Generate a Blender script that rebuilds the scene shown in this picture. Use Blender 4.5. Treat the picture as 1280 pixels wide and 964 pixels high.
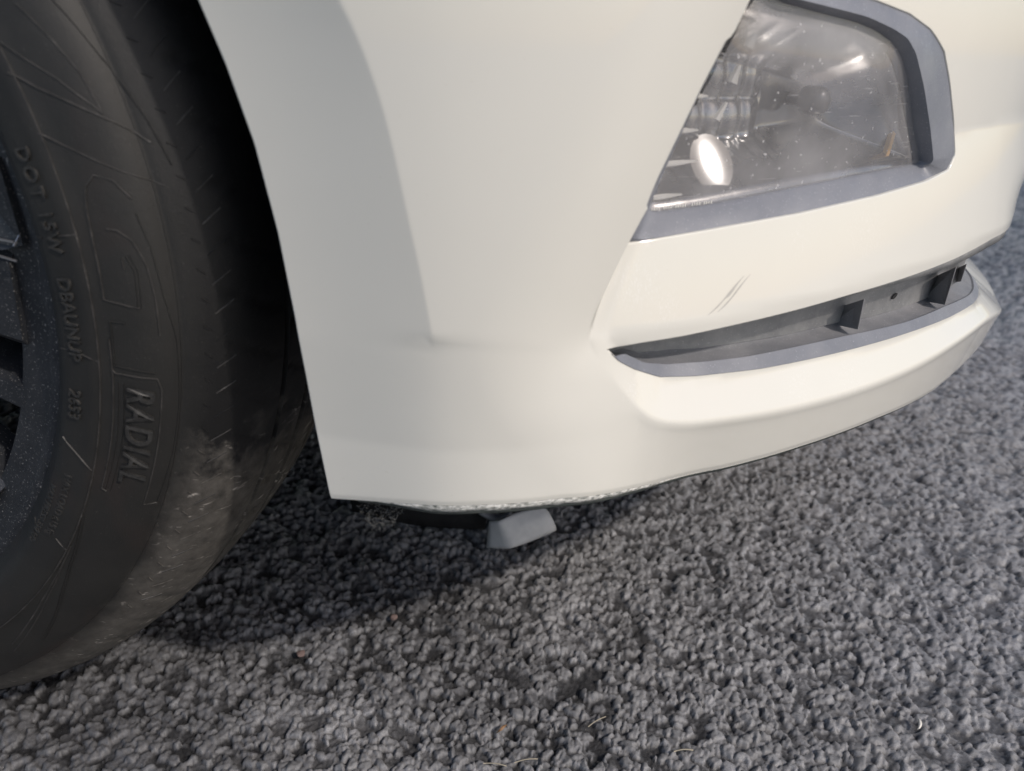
import bpy, bmesh, math, random
import numpy as np
from mathutils import Vector, Matrix
from mathutils.geometry import delaunay_2d_cdt

random.seed(7)
rng = np.random.default_rng(11)
for o in list(bpy.data.objects):
    bpy.data.objects.remove(o)
scene = bpy.context.scene
C = scene.collection
R = math.radians

# ------------------------------------------------------------------ camera, sky, sun, exposure
FPX = 950.0                                  # focal length in photo pixels (photo 1280 x 964)
CAM = np.array([0.4595, -0.2716, 0.3979])
YAW, PITCH, ROLL = R(-7.76), R(24.44), R(1.3)

def cam_axes():
    f = np.array([math.sin(YAW) * math.cos(PITCH), math.cos(YAW) * math.cos(PITCH), -math.sin(PITCH)])
    r = np.array([math.cos(YAW), -math.sin(YAW), 0.0])
    u = np.cross(r, f)
    return r * math.cos(ROLL) + u * math.sin(ROLL), -r * math.sin(ROLL) + u * math.cos(ROLL), f
CR, CU, CF = cam_axes()
cd = bpy.data.cameras.new("camera")
cd.sensor_width = 36.0
cd.lens = FPX / 1280 * 36.0
cd.clip_start = 0.01
cd.clip_end = 500
cd.dof.use_dof = True
cd.dof.focus_distance = 0.44
cd.dof.aperture_fstop = 9.0
cam = bpy.data.objects.new("camera", cd)
C.objects.link(cam)
cam.matrix_world = Matrix([[CR[0], CU[0], -CF[0], CAM[0]], [CR[1], CU[1], -CF[1], CAM[1]],
                           [CR[2], CU[2], -CF[2], CAM[2]], [0, 0, 0, 1]])
scene.camera = cam

SUN_EL, SUN_AZ = R(42), R(118)                # azimuth clockwise from +Y: the sun stands ahead of the car
world = bpy.data.worlds.new("World")
scene.world = world
world.use_nodes = True
wn = world.node_tree
sky = wn.nodes.new("ShaderNodeTexSky")
sky.sky_type = 'NISHITA'
sky.sun_disc = False
sky.sun_elevation = SUN_EL
sky.sun_rotation = SUN_AZ
sky.air_density = 1.0
sky.dust_density = 1.5
sky.ozone_density = 1.0
wn.links.new(sky.outputs[0], wn.nodes["Background"].inputs[0])
wn.nodes["Background"].inputs[1].default_value = 0.125
sd = bpy.data.lights.new("sun", 'SUN')
sd.energy = 1.75
sd.angle = R(2.2)
sd.color = (1.0, 0.965, 0.93)
so = bpy.data.objects.new("sun", sd)
C.objects.link(so)
sdir = Vector((math.sin(SUN_AZ) * math.cos(SUN_EL), math.cos(SUN_AZ) * math.cos(SUN_EL), math.sin(SUN_EL)))
so.rotation_euler = sdir.to_track_quat('Z', 'Y').to_euler()
so.location = (2, 0.3, 2)
scene.view_settings.view_transform = 'Standard'
scene.view_settings.look = 'None'
scene.view_settings.gamma = 1
scene.view_settings.exposure = 0.15
scene.view_settings.use_white_balance = True
scene.view_settings.white_balance_temperature = 7000
scene.view_settings.white_balance_tint = 12

# ------------------------------------------------------------------ materials
def mat(name, base=(0.5, 0.5, 0.5), rough=0.5, metal=0.0, coat=0.0, coat_rough=0.03, spec=0.5):
    m = bpy.data.materials.new(name)
    m.use_nodes = True
    b = m.node_tree.nodes["Principled BSDF"]
    b.inputs["Base Color"].default_value = (*base, 1)
    b.inputs["Roughness"].default_value = rough
    b.inputs["Metallic"].default_value = metal
    b.inputs["Coat Weight"].default_value = coat
    b.inputs["Coat Roughness"].default_value = coat_rough
    b.inputs["Specular IOR Level"].default_value = spec
    return m, m.node_tree, b

def nd(t, kind, **kw):
    n = t.nodes.new(kind)
    for k, v in kw.items():
        if k in n.inputs:
            n.inputs[k].default_value = v
        else:
            setattr(n, k, v)
    return n

def noise(t, scale, detail=3, rough=0.5, vec=None, dist=0.0):
    n = nd(t, "ShaderNodeTexNoise")
    n.inputs["Scale"].default_value = scale
    n.inputs["Detail"].default_value = detail
    n.inputs["Roughness"].default_value = rough
    n.inputs["Distortion"].default_value = dist
    if vec is not None:
        t.links.new(vec, n.inputs["Vector"])
    return n.outputs["Fac"]

def ramp(t, fac, stops):
    n = nd(t, "ShaderNodeValToRGB")
    e = n.color_ramp.elements
    while len(e) < len(stops):
        e.new(0.5)
    for i, (p, c) in enumerate(stops):
        e[i].position = p
        e[i].color = (*c, 1) if len(c) == 3 else c
    t.links.new(fac, n.inputs[0])
    return n.outputs[0]

def vramp(t, fac, a, b, lo=0.0, hi=1.0):
    n = nd(t, "ShaderNodeMapRange")
    n.inputs[1].default_value = a
    n.inputs[2].default_value = b
    n.inputs[3].default_value = lo
    n.inputs[4].default_value = hi
    t.links.new(fac, n.inputs[0])
    return n.outputs[0]

def mixc(t, fac, a, b, mode='MIX'):
    n = nd(t, "ShaderNodeMix", data_type='RGBA', blend_type=mode)
    for sock, v in ((n.inputs[0], fac), (n.inputs[6], a), (n.inputs[7], b)):
        if isinstance(v, bpy.types.NodeSocket):
            t.links.new(v, sock)
        elif isinstance(v, (int, float)):
            sock.default_value = v
        else:
            sock.default_value = (*v, 1)
    return n.outputs[2]

def mth(t, op, a, b=0.0, c=0.0):
    n = nd(t, "ShaderNodeMath", operation=op)
    for i, v in enumerate((a, b, c)):
        if isinstance(v, bpy.types.NodeSocket):
            t.links.new(v, n.inputs[i])
        else:
            n.inputs[i].default_value = v
    return n.outputs[0]

def bump(t, bsdf, h, strength=0.3, dist=0.001, sock="Normal"):
    n = nd(t, "ShaderNodeBump")
    n.inputs["Strength"].default_value = strength
    n.inputs["Distance"].default_value = dist
    t.links.new(h, n.inputs["Height"])
    t.links.new(n.outputs[0], bsdf.inputs[sock])

def objvec(t, scale=(1, 1, 1), rot=(0, 0, 0)):
    g = nd(t, "ShaderNodeNewGeometry")
    m = nd(t, "ShaderNodeMapping")
    m.inputs["Scale"].default_value = scale
    m.inputs["Rotation"].default_value = rot
    t.links.new(g.outputs["Position"], m.inputs[0])
    return m.outputs[0]

# white car paint with dust, grime specks and rubbed scratches, pale streaks (attributes "scuff" and "rub_streak" say where)
PAINT, t, b = mat("white_paint", (0.79, 0.775, 0.74), 0.42, coat=1.0, coat_rough=0.04, spec=0.4)
v = objvec(t)
att = nd(t, "ShaderNodeAttribute", attribute_name="scuff")
rub_streak = nd(t, "ShaderNodeAttribute", attribute_name="rub_streak")
dust = vramp(t, noise(t, 9, 4, 0.55, v), 0.35, 0.75)
col = mixc(t, mth(t, 'MULTIPLY', dust, 0.35), (0.80, 0.782, 0.712), (0.745, 0.722, 0.652))
speck = vramp(t, noise(t, 900, 2, 0.5, v), 0.76, 0.80)
col = mixc(t, mth(t, 'MULTIPLY', speck, 0.35), col, (0.35, 0.28, 0.2))
sn = vramp(t, noise(t, 1.0, 4, 0.75, objvec(t, (380, 380, 900))), 0.36, 0.60)
scc = mixc(t, sn, (0.10, 0.115, 0.10), (0.86, 0.85, 0.80))
sfac = mth(t, 'MULTIPLY', att.outputs["Fac"], 1.0)
col = mixc(t, sfac, col, scc)
rn = vramp(t, noise(t, 1.0, 5, 0.7, objvec(t, (2400, 2400, 110), (0.15, 0.3, 0))), 0.55, 0.62)
rf = mth(t, 'MULTIPLY', rub_streak.outputs["Fac"], rn)
col = mixc(t, mth(t, 'MULTIPLY', rf, 0.8), col, (0.93, 0.92, 0.9))
t.links.new(col, b.inputs["Base Color"])
t.links.new(vramp(t, mth(t, 'MAXIMUM', sfac, rf), 0, 1, 1.0, 0.15), b.inputs["Coat Weight"])
t.links.new(vramp(t, noise(t, 30, 4, 0.6, v), 0.3, 0.8, 0.03, 0.10), b.inputs["Coat Roughness"])
bump(t, b, mth(t, 'ADD', mth(t, 'MULTIPLY', sn, sfac), mth(t, 'MULTIPLY', noise(t, 700, 2, 0.5, v), 0.03)), 0.5, 0.0004)

# weathered grey plastic, dusty
def plastic(name, base, dusty, r=0.5, dust_amt=0.5, bstr=0.35):
    m, t, b = mat(name, base, r)
    v = objvec(t)
    f = mth(t, 'MULTIPLY', vramp(t, noise(t, 45, 5, 0.65, v), 0.35, 0.7), dust_amt)
    c = mixc(t, f, base, dusty)
    sp = vramp(t, noise(t, 1300, 2, 0.5, v), 0.66, 0.74)
    c = mixc(t, mth(t, 'MULTIPLY', sp, 0.5), c, tuple(min(1, x * 2.2) for x in dusty))
    t.links.new(c, b.inputs["Base Color"])
    t.links.new(vramp(t, noise(t, 60, 4, 0.6, v), 0.3, 0.7, r - 0.1, r + 0.2), b.inputs["Roughness"])
    bump(t, b, noise(t, 2600, 2, 0.6, v), bstr, 0.0003)
    return m
GREY_PLASTIC = plastic("weathered_grey_plastic", (0.185, 0.197, 0.228), (0.28, 0.288, 0.315), 0.42, 0.5)
GRILLE_PLASTIC = plastic("dusty_grille_plastic", (0.27, 0.275, 0.285), (0.46, 0.46, 0.455), 0.55, 0.9)
DIVIDER_PLASTIC = plastic("dark_grille_plastic", (0.17, 0.175, 0.19), (0.29, 0.29, 0.30), 0.5, 0.6)
BLACK_PLASTIC = plastic("black_liner_plastic", (0.010, 0.010, 0.012), (0.02, 0.02, 0.02), 0.6, 0.5)
TRIM = plastic("dark_trim", (0.045, 0.055, 0.052), (0.10, 0.11, 0.10), 0.5, 0.6)

# ------------------------------------------------------------------ rubber
def rubber(name, lettered=False):
    m, t, b = mat(name, (0.03, 0.03, 0.03), 0.62)
    v = objvec(t)
    # radius and angle about the wheel centre
    g = nd(t, "ShaderNodeNewGeometry")
    s = nd(t, "ShaderNodeSeparateXYZ")
    t.links.new(g.outputs["Position"], s.inputs[0])
    dx = s.outputs[0]
    dz = mth(t, 'SUBTRACT', s.outputs[2], 0.308)
    rr = mth(t, 'SQRT', mth(t, 'ADD', mth(t, 'MULTIPLY', dx, dx), mth(t, 'MULTIPLY', dz, dz)))
    ang = mth(t, 'ARCTAN2', dz, dx)
    # brown road dust on the lower tread, cut off at the painted arch shadow edge
    nz = noise(t, 55, 5, 0.65, v)
    edge = vramp(t, mth(t, 'ADD', rr, mth(t, 'MULTIPLY', mth(t, 'SUBTRACT', nz, 0.5), 0.016)), 0.2775, 0.289)
    low = vramp(t, mth(t, 'ADD', ang, mth(t, 'MULTIPLY', mth(t, 'SUBTRACT', nz, 0.5), 0.45)), R(-17), R(-22))
    duf = mth(t, 'MULTIPLY', edge, low)
    c = mixc(t, vramp(t, noise(t, 25, 5, 0.6, v), 0.3, 0.75), (0.0125, 0.0125, 0.0122), (0.022, 0.0215, 0.020))
    arch_shade = mth(t, 'MULTIPLY', edge, mth(t, 'SUBTRACT', 1.0, low))  # arch shadow painted near-black into the upper tread
    c = mixc(t, mth(t, 'MULTIPLY', arch_shade, 0.85), c, (0.0035, 0.0035, 0.0042))
    brown = mixc(t, vramp(t, noise(t, 120, 5, 0.7, v), 0.3, 0.7), (0.05, 0.045, 0.040), (0.135, 0.125, 0.113))
    c = mixc(t, mth(t, 'MULTIPLY', duf, 0.68), c, brown)
    red = mth(t, 'MULTIPLY', mth(t, 'MULTIPLY', vramp(t, noise(t, 28, 2, 0.5, objvec(t, (1, 1, .6))), 0.56, 0.72), 0.5), mth(t, 'SUBTRACT', 1.0, edge))
    c = mixc(t, red, c, (0.030, 0.021, 0.019))
    # streaky scuffs on the shoulder
    sv = nd(t, "ShaderNodeCombineXYZ")
    t.links.new(mth(t, 'MULTIPLY', ang, 90), sv.inputs[0])
    t.links.new(mth(t, 'MULTIPLY', rr, 160), sv.inputs[1])
    t.links.new(mth(t, 'MULTIPLY', s.outputs[1], 60), sv.inputs[2])
    scu = vramp(t, noise(t, 1.0, 4, 0.6, sv.outputs[0], 0.4), 0.62, 0.72)
    c = mixc(t, mth(t, 'MULTIPLY', mth(t, 'MULTIPLY', scu, duf), 0.75), c, (0.42, 0.39, 0.36))
    sp = vramp(t, noise(t, 1500, 2, 0.5, v), 0.70, 0.76)
    c = mixc(t, mth(t, 'MULTIPLY', sp, 0.35), c, (0.22, 0.21, 0.2))
    t.links.new(c, b.inputs["Base Color"])
    t.links.new(vramp(t, duf, 0, 1, 0.55, 0.85), b.inputs["Roughness"])
    fine = mth(t, 'ADD', noise(t, 1800, 3, 0.6, v), mth(t, 'MULTIPLY', noise(t, 300, 3, 0.6, v), 0.8))
    bump(t, b, fine, 0.35, 0.0004)
    return m
RUBBER = rubber("tyre_rubber")
LETTER, t, b = mat("raised_rubber", (0.05, 0.05, 0.049), 0.5)
t.links.new(ramp(t, noise(t, 400, 3, 0.6, objvec(t)), [(0.3, (0.016, 0.016, 0.016)), (0.75, (0.05, 0.049, 0.047))]), b.inputs["Base Color"])
RIDGE, t, b = mat("rubbed_ridge_rubber", (0.07, 0.068, 0.064), 0.5)
t.links.new(ramp(t, noise(t, 160, 4, 0.7, objvec(t)), [(0.35, (0.022, 0.021, 0.020)), (0.62, (0.055, 0.052, 0.05)), (0.8, (0.17, 0.165, 0.155))]), b.inputs["Base Color"])

ALLOY, t, b = mat("dusty_dark_wheel_paint", (0.06, 0.065, 0.075), 0.45, 0.3)
v = objvec(t)
c = mixc(t, vramp(t, noise(t, 50, 5, 0.7, v), 0.35, 0.7), (0.022, 0.025, 0.030), (0.045, 0.048, 0.054))
c = mixc(t, vramp(t, noise(t, 1100, 2, 0.6, v), 0.64, 0.70), c, (0.34, 0.33, 0.32))
t.links.new(c, b.inputs["Base Color"])
bump(t, b, noise(t, 900, 3, 0.6, v), 0.3, 0.0004)

CHROME, t, b = mat("aged_reflector_chrome", (0.62, 0.62, 0.62), 0.2, 1.0)
v = objvec(t)
t.links.new(vramp(t, noise(t, 60, 4, 0.6, v), 0.3, 0.7, 0.10, 0.32), b.inputs["Roughness"])
t.links.new(mixc(t, noise(t, 35, 4, 0.6, v), (0.25, 0.25, 0.255), (0.56, 0.555, 0.545)), b.inputs["Base Color"])
AMBER, t, b = mat("amber_strip_plastic", (0.75, 0.42, 0.14), 0.3)
SHIELD, t, b = mat("dark_bulb_shield", (0.10, 0.10, 0.105), 0.35, 0.6)

# scratched clear plastic lens: thin pane, mirror-like skin, dust and scratches
LENS = bpy.data.materials.new("scratched_clear_lens")
LENS.use_nodes = True
t = LENS.node_tree
t.nodes.remove(t.nodes["Principled BSDF"])
out = t.nodes["Material Output"]
v = objvec(t)
fr = nd(t, "ShaderNodeLayerWeight", Blend=0.5)
gl = nd(t, "ShaderNodeBsdfGlossy", Roughness=0.05)
tr = nd(t, "ShaderNodeBsdfTransparent")
tr.inputs[0].default_value = (0.92, 0.92, 0.93, 1)
m1 = nd(t, "ShaderNodeMixShader")
t.links.new(mth(t, 'ADD', mth(t, 'MULTIPLY', mth(t, 'POWER', fr.outputs['Facing'], 4.0), 0.85), 0.06), m1.inputs[0])
t.links.new(tr.outputs[0], m1.inputs[1])
t.links.new(gl.outputs[0], m1.inputs[2])
df = nd(t, "ShaderNodeBsdfDiffuse")
df.inputs[0].default_value = (0.62, 0.61, 0.62, 1)
m2 = nd(t, "ShaderNodeMixShader")
haze = vramp(t, noise(t, 22, 4, 0.6, v), 0.3, 0.75, 0.14, 0.38)
specks = vramp(t, noise(t, 420, 2, 0.5, v), 0.70, 0.74)
s1 = vramp(t, noise(t, 1.0, 3, 0.6, objvec(t, (60, 60, 1300), (0.0, 0.0, 0.0)), 0.5), 0.63, 0.72, 0, 0.6)
s2 = vramp(t, noise(t, 1.0, 3, 0.6, objvec(t, (300, 300, 90), (0.5, 0.2, 0.4)), 1.5), 0.69, 0.73, 0, 0.45)
lw = nd(t, "ShaderNodeAttribute", attribute_name="wear")
fac = mth(t, 'MAXIMUM', mth(t, 'MAXIMUM', specks, mth(t, 'MAXIMUM', s1, s2)), haze)
fac = mth(t, 'ADD', fac, mth(t, 'MULTIPLY', lw.outputs["Fac"], 0.25))
fac = mth(t, 'MINIMUM', fac, 0.85)
t.links.new(fac, m2.inputs[0])
t.links.new(m1.outputs[0], m2.inputs[1])
t.links.new(df.outputs[0], m2.inputs[2])
t.links.new(m2.outputs[0], out.inputs[0])
bp = nd(t, "ShaderNodeBump", Strength=0.12, Distance=0.0004)
t.links.new(noise(t, 120, 4, 0.6, v), bp.inputs["Height"])
t.links.new(bp.outputs[0], gl.inputs["Normal"])

SCRAP, t, b = mat("grey_cloth_scrap", (0.33, 0.325, 0.33), 0.8)
t.links.new(ramp(t, noise(t, 60, 4, 0.6, objvec(t)), [(0.3, (0.50, 0.50, 0.505)), (0.7, (0.62, 0.615, 0.61))]), b.inputs["Base Color"])
WEB, t, b = mat("dusty_web_fibre", (0.20, 0.20, 0.19), 0.9)
STRAW, t, b = mat("dry_straw", (0.38, 0.34, 0.26), 0.7)
SHELL, t, b = mat("pale_shell", (0.75, 0.72, 0.66), 0.5)
LEAF, t, b = mat("orange_leaf", (0.30, 0.17, 0.09), 0.7)

# asphalt: stone colour comes with the geometry (attribute "stone": pale chip tops, black binder in the pits)
ASPHALT, t, b = mat("coarse_asphalt", (0.15, 0.15, 0.155), 0.75)
v = objvec(t)
st = nd(t, "ShaderNodeAttribute", attribute_name="stone")
tone = nd(t, "ShaderNodeAttribute", attribute_name="tone")
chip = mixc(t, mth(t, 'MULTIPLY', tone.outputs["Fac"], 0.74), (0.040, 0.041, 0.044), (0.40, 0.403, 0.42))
chip = mixc(t, vramp(t, noise(t, 1200, 3, 0.65, v), 0.35, 0.7), chip, (0.17, 0.172, 0.182))
chip = mixc(t, mth(t, 'MULTIPLY', vramp(t, noise(t, 2.6, 3, 0.5, v), 0.35, 0.7), 0.25), chip, (0.30, 0.28, 0.25))
c = mixc(t, st.outputs["Fac"], (0.014, 0.014, 0.015), chip)
c = mixc(t, mth(t, 'MULTIPLY', vramp(t, noise(t, 1900, 2, 0.5, v), 0.70, 0.75), 0.6), c, (0.6, 0.6, 0.6))
t.links.new(c, b.inputs["Base Color"])
t.links.new(vramp(t, noise(t, 500, 3, 0.6, v), 0.3, 0.7, 0.20, 0.60), b.inputs["Roughness"])
bump(t, b, mth(t, 'ADD', noise(t, 900, 4, 0.65, v), mth(t, 'MULTIPLY', noise(t, 2600, 2, 0.6, v), 0.4)), 0.5, 0.0007)

# ------------------------------------------------------------------ helpers
def smooth(me, on=True):
    me.polygons.foreach_set("use_smooth", [on] * len(me.polygons))

def link(name, verts, faces, m, parent=None, sm=True, label=None):
    me = bpy.data.meshes.new(name)
    me.from_pydata([tuple(map(float, p)) for p in verts], [], [tuple(map(int, f)) for f in faces])
    me.materials.append(m)
    if sm:
        smooth(me)
    me.update()
    o = bpy.data.objects.new(name, me)
    C.objects.link(o)
    if parent:
        o.parent = parent
        o.matrix_parent_inverse = parent.matrix_world.inverted()
    if label:
        o["label"] = label
    return o

def tag(o, label, cat, group=None, kind=None):
    o["label"] = label
    if cat:
        o["category"] = cat
    if group:
        o["group"] = group
    if kind:
        o["kind"] = kind
    return o

def strip_faces(nr, nc, closed=False):
    f = []
    for i in range(nr - 1):
        for j in range(nc if closed else nc - 1):
            k = (j + 1) % nc
            f.append((i * nc + j, i * nc + k, (i + 1) * nc + k, (i + 1) * nc + j))
    return f

def ray(px):
    x = (px[0] - 640) / FPX
    y = -(px[1] - 482) / FPX
    return CF + x * CR + y * CU

def on_plane(px, o, n):
    d = ray(px)
    n = np.array(n, float)
    return CAM + d * (((np.array(o, float) - CAM) @ n) / (d @ n))

def project(P):
    d = np.asarray(P) - CAM
    z = d @ CF
    return 640 + FPX * (d @ CR) / z, 482 - FPX * (d @ CU) / z

# ---- plan curve of the bumper skin seen from above: side (-Y) sweeping round to the nose (+X)
PK = np.array([(-0.05, -0.004), (0.15, -0.003), (0.28, -0.001), (0.343, 0.0), (0.381, 0.002), (0.409, 0.007), (0.443, 0.018),
               (0.478, 0.034), (0.517, 0.0575), (0.56, 0.088), (0.611, 0.132), (0.656, 0.179), (0.700, 0.235),
               (0.739, 0.299), (0.766, 0.365), (0.79, 0.45), (0.812, 0.58), (0.825, 0.72), (0.83, 0.86)])
def catmull(P, n=24):
    out = []
    Q = np.vstack([2 * P[0] - P[1], P, 2 * P[-1] - P[-2]])
    for i in range(1, len(Q) - 2):
        for k in range(n):
            u = k / n
            a, b_, c_, d = Q[i - 1], Q[i], Q[i + 1], Q[i + 2]
            out.append(0.5 * ((2 * b_) + (c_ - a) * u + (2 * a - 5 * b_ + 4 * c_ - d) * u * u + (3 * b_ - a - 3 * c_ + d) * u ** 3))
    out.append(P[-1])
    return np.array(out)
PC = catmull(PK)
for _ in range(30):                         # fair the curve
    PC[1:-1] = PC[1:-1] * 0.5 + (PC[:-2] + PC[2:]) * 0.25
seg = np.linalg.norm(np.diff(PC, axis=0), axis=1)
PS = np.concatenate([[0], np.cumsum(seg)])
TG = np.gradient(PC, axis=0)
TG /= np.linalg.norm(TG, axis=1)[:, None]
NM = np.c_[TG[:, 1], -TG[:, 0]]              # outward normal in plan
SMAX = PS[-1]

def surf(s, z, d):
    """point on the skin: arc length s, height z, outward offset d"""
    s = np.asarray(s, float)
    x = np.interp(s, PS, PC[:, 0]); y = np.interp(s, PS, PC[:, 1])
    nx = np.interp(s, PS, NM[:, 0]); ny = np.interp(s, PS, NM[:, 1])
    return np.stack([x + nx * d, y + ny * d, np.broadcast_to(np.asarray(z, float), x.shape)], axis=-1)

def signed(P2):
    """arc length and signed outward distance of plan points"""
    P2 = np.atleast_2d(P2)
    D = P2[:, None, :] - PC[None, :, :]
    i = np.argmin((D ** 2).sum(-1), axis=1)
    dv = P2 - PC[i]
    along = (dv * TG[i]).sum(-1)
    return PS[i] + along, (dv * NM[i]).sum(-1)

def hit(px, d=0.0):
    """photo pixel -> (s, z) on the skin at offset d"""
    dr = ray(px)
    T = np.linspace(0.2, 1.1, 420)
    X = CAM + T[:, None] * dr
    s, q = signed(X[:, :2])
    q = q - d
    k = np.where((q[:-1] > 0) & (q[1:] <= 0))[0]
    if len(k) == 0:
        k0 = int(np.argmin(np.abs(q)))
        return float(s[k0]), float(X[k0, 2])
    k = k[0]
    u = q[k] / (q[k] - q[k + 1])
    return float(s[k] * (1 - u) + s[k + 1] * u), float(X[k, 2] * (1 - u) + X[k + 1, 2] * u)

def hits(pxs, d=0.0):
    if np.isscalar(d):
        d = [d] * len(pxs)
    return np.array([hit(p, dd) for p, dd in zip(pxs, d)])

def sst(x, a, b_):
    u = np.clip((x - a) / (b_ - a), 0, 1)
    return u * u * (3 - 2 * u)

def dist_poly(P, L):
    """distance of points P to polyline L, and side (cross product sign)"""
    best = np.full(len(P), 1e9); side = np.zeros(len(P))
    for a, b_ in zip(L[:-1], L[1:]):
        e = b_ - a
        w = P - a
        u = np.clip((w @ e) / (e @ e), 0, 1)
        r_ = w - u[:, None] * e
        dd = np.hypot(r_[:, 0], r_[:, 1])
        cr = e[0] * w[:, 1] - e[1] * w[:, 0]
        m_ = dd < best - 1e-9
        best = np.where(m_, dd, best); side = np.where(m_, np.sign(cr), side)
    return best, side

def inside(P, L):
    x, y = P[:, 0], P[:, 1]
    r_ = np.zeros(len(P), bool)
    j = len(L) - 1
    for i in range(len(L)):
        xi, yi = L[i]; xj, yj = L[j]
        c_ = ((yi > y) != (yj > y)) & (x < (xj - xi) * (y - yi) / (yj - yi + 1e-15) + xi)
        r_ ^= c_
        j = i
    return r_

def resample(L, step, closed=False):
    L = np.asarray(L, float)
    if closed:
        L = np.vstack([L, L[:1]])
    sg = np.hypot(*np.diff(L, axis=0).T)
    S = np.concatenate([[0], np.cumsum(sg)])
    n = max(2, int(round(S[-1] / step)))
    q = np.linspace(0, S[-1], n + 1)
    if closed:
        q = q[:-1]
    return np.c_[np.interp(q, S, L[:, 0]), np.interp(q, S, L[:, 1])]

def chaikin(L, n=1, closed=False):
    L = np.asarray(L, float)
    for _ in range(n):
        if closed:
            N = np.roll(L, -1, axis=0)
            L = np.stack([L * .75 + N * .25, L * .25 + N * .75], 1).reshape(-1, L.shape[1])
        else:
            A, B = L[:-1], L[1:]
            M_ = np.stack([A * .75 + B * .25, A * .25 + B * .75], 1).reshape(-1, L.shape[1])
            L = np.vstack([L[:1], M_[1:-1], L[-1:]])
    return L

# ------------------------------------------------------------------ feature lines, read off in (s, z)
def ext_up(P, z):
    """extend polyline start upward along its own slope"""
    a, b_ = P[0], P[1]
    k = (z - a[1]) / (a[1] - b_[1])
    return np.vstack([a + (a - b_) * k, P])
ARCH = hits([(250, 0), (284, 80), (320, 180), (349, 290), (370, 395), (384, 470), (397, 540), (415, 622)], 0.0)
K1 = hits([(425, 0), (445, 40), (461, 80), (478, 130), (491, 180), (504, 240), (516, 295), (528, 350), (540, 416)], 0.0095)
K1 = ext_up(chaikin(K1, 1), 0.64)
K2 = hits([(540, 418), (640, 424), (740, 428)], [0.0095, 0.008, 0.001])
RID = hits([(945, -10), (886, 112), (831, 226), (789, 303), (758, 365), (741, 402), (735, 428), (745, 446), (775, 485), (800, 512)], 0.0)
L1 = hits([(800, 512), (822, 526), (860, 529), (900, 524), (950, 517), (1000, 507), (1050, 494), (1100, 477), (1150, 455), (1200, 424), (1232, 398)], 0.0)
zl = L1[-1, 1]
L1 = np.vstack([L1[:-1], [[0.835, 0.2395], [0.87, 0.2350], [0.91, 0.2270], [0.96, 0.2170], [1.02, 0.2120], [SMAX + 0.01, 0.2115]]])
RL = np.vstack([ext_up(RID, 0.64)[:-1], L1])
RL = chaikin(RL, 2)
BOT = hits([(415, 622), (520, 629), (600, 630), (700, 622), (800, 608), (900, 585), (1000, 557), (1100, 520), (1165, 489)], -0.004)
BOT = np.vstack([BOT, [[SMAX, BOT[-1, 1]]]])
BOT[0] = hit((415, 622), 0.0)
ST = hits([(753, 433), (800, 425), (850, 417), (950, 395), (1050, 368), (1130, 344), (1190, 321), (1235, 297)], -0.005)   # slot, top edge
def slot_in(s_):
    return 0.0085 + 0.040 * sst(np.asarray(s_, float), 0.82, 1.02)
SBP = [(753, 433), (766, 446), (790, 460), (825, 472), (870, 471), (950, 462), (1050, 441), (1140, 415), (1185, 398)]
SB = []
for p_ in SBP:
    d_ = -0.008
    for _ in range(6):
        s_, z_ = hit(p_, d_)
        d_ = 0.5 * d_ - 0.5 * float(slot_in(s_))
    SB.append((s_, z_))
SB = np.array(SB)
ST = np.vstack([ST, [[SMAX - 0.02, ST[-1, 1] + .001]]])
SB = np.vstack([SB, [[0.86, 0.2485], [SMAX - 0.02, 0.2490]]])
SB[0] = ST[0]
OPX = [(783, 307), (880, 291), (1000, 269), (1100, 246), (1160, 228), (1187, 214), (1196, 195), (1195, 150), (1190, 100), (1183, 62),
       (1168, 37), (1140, 16), (1095, -2), (1040, -14), (985, -22), (947, -26), (930, 0), (875, 108), (820, 222)]

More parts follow.
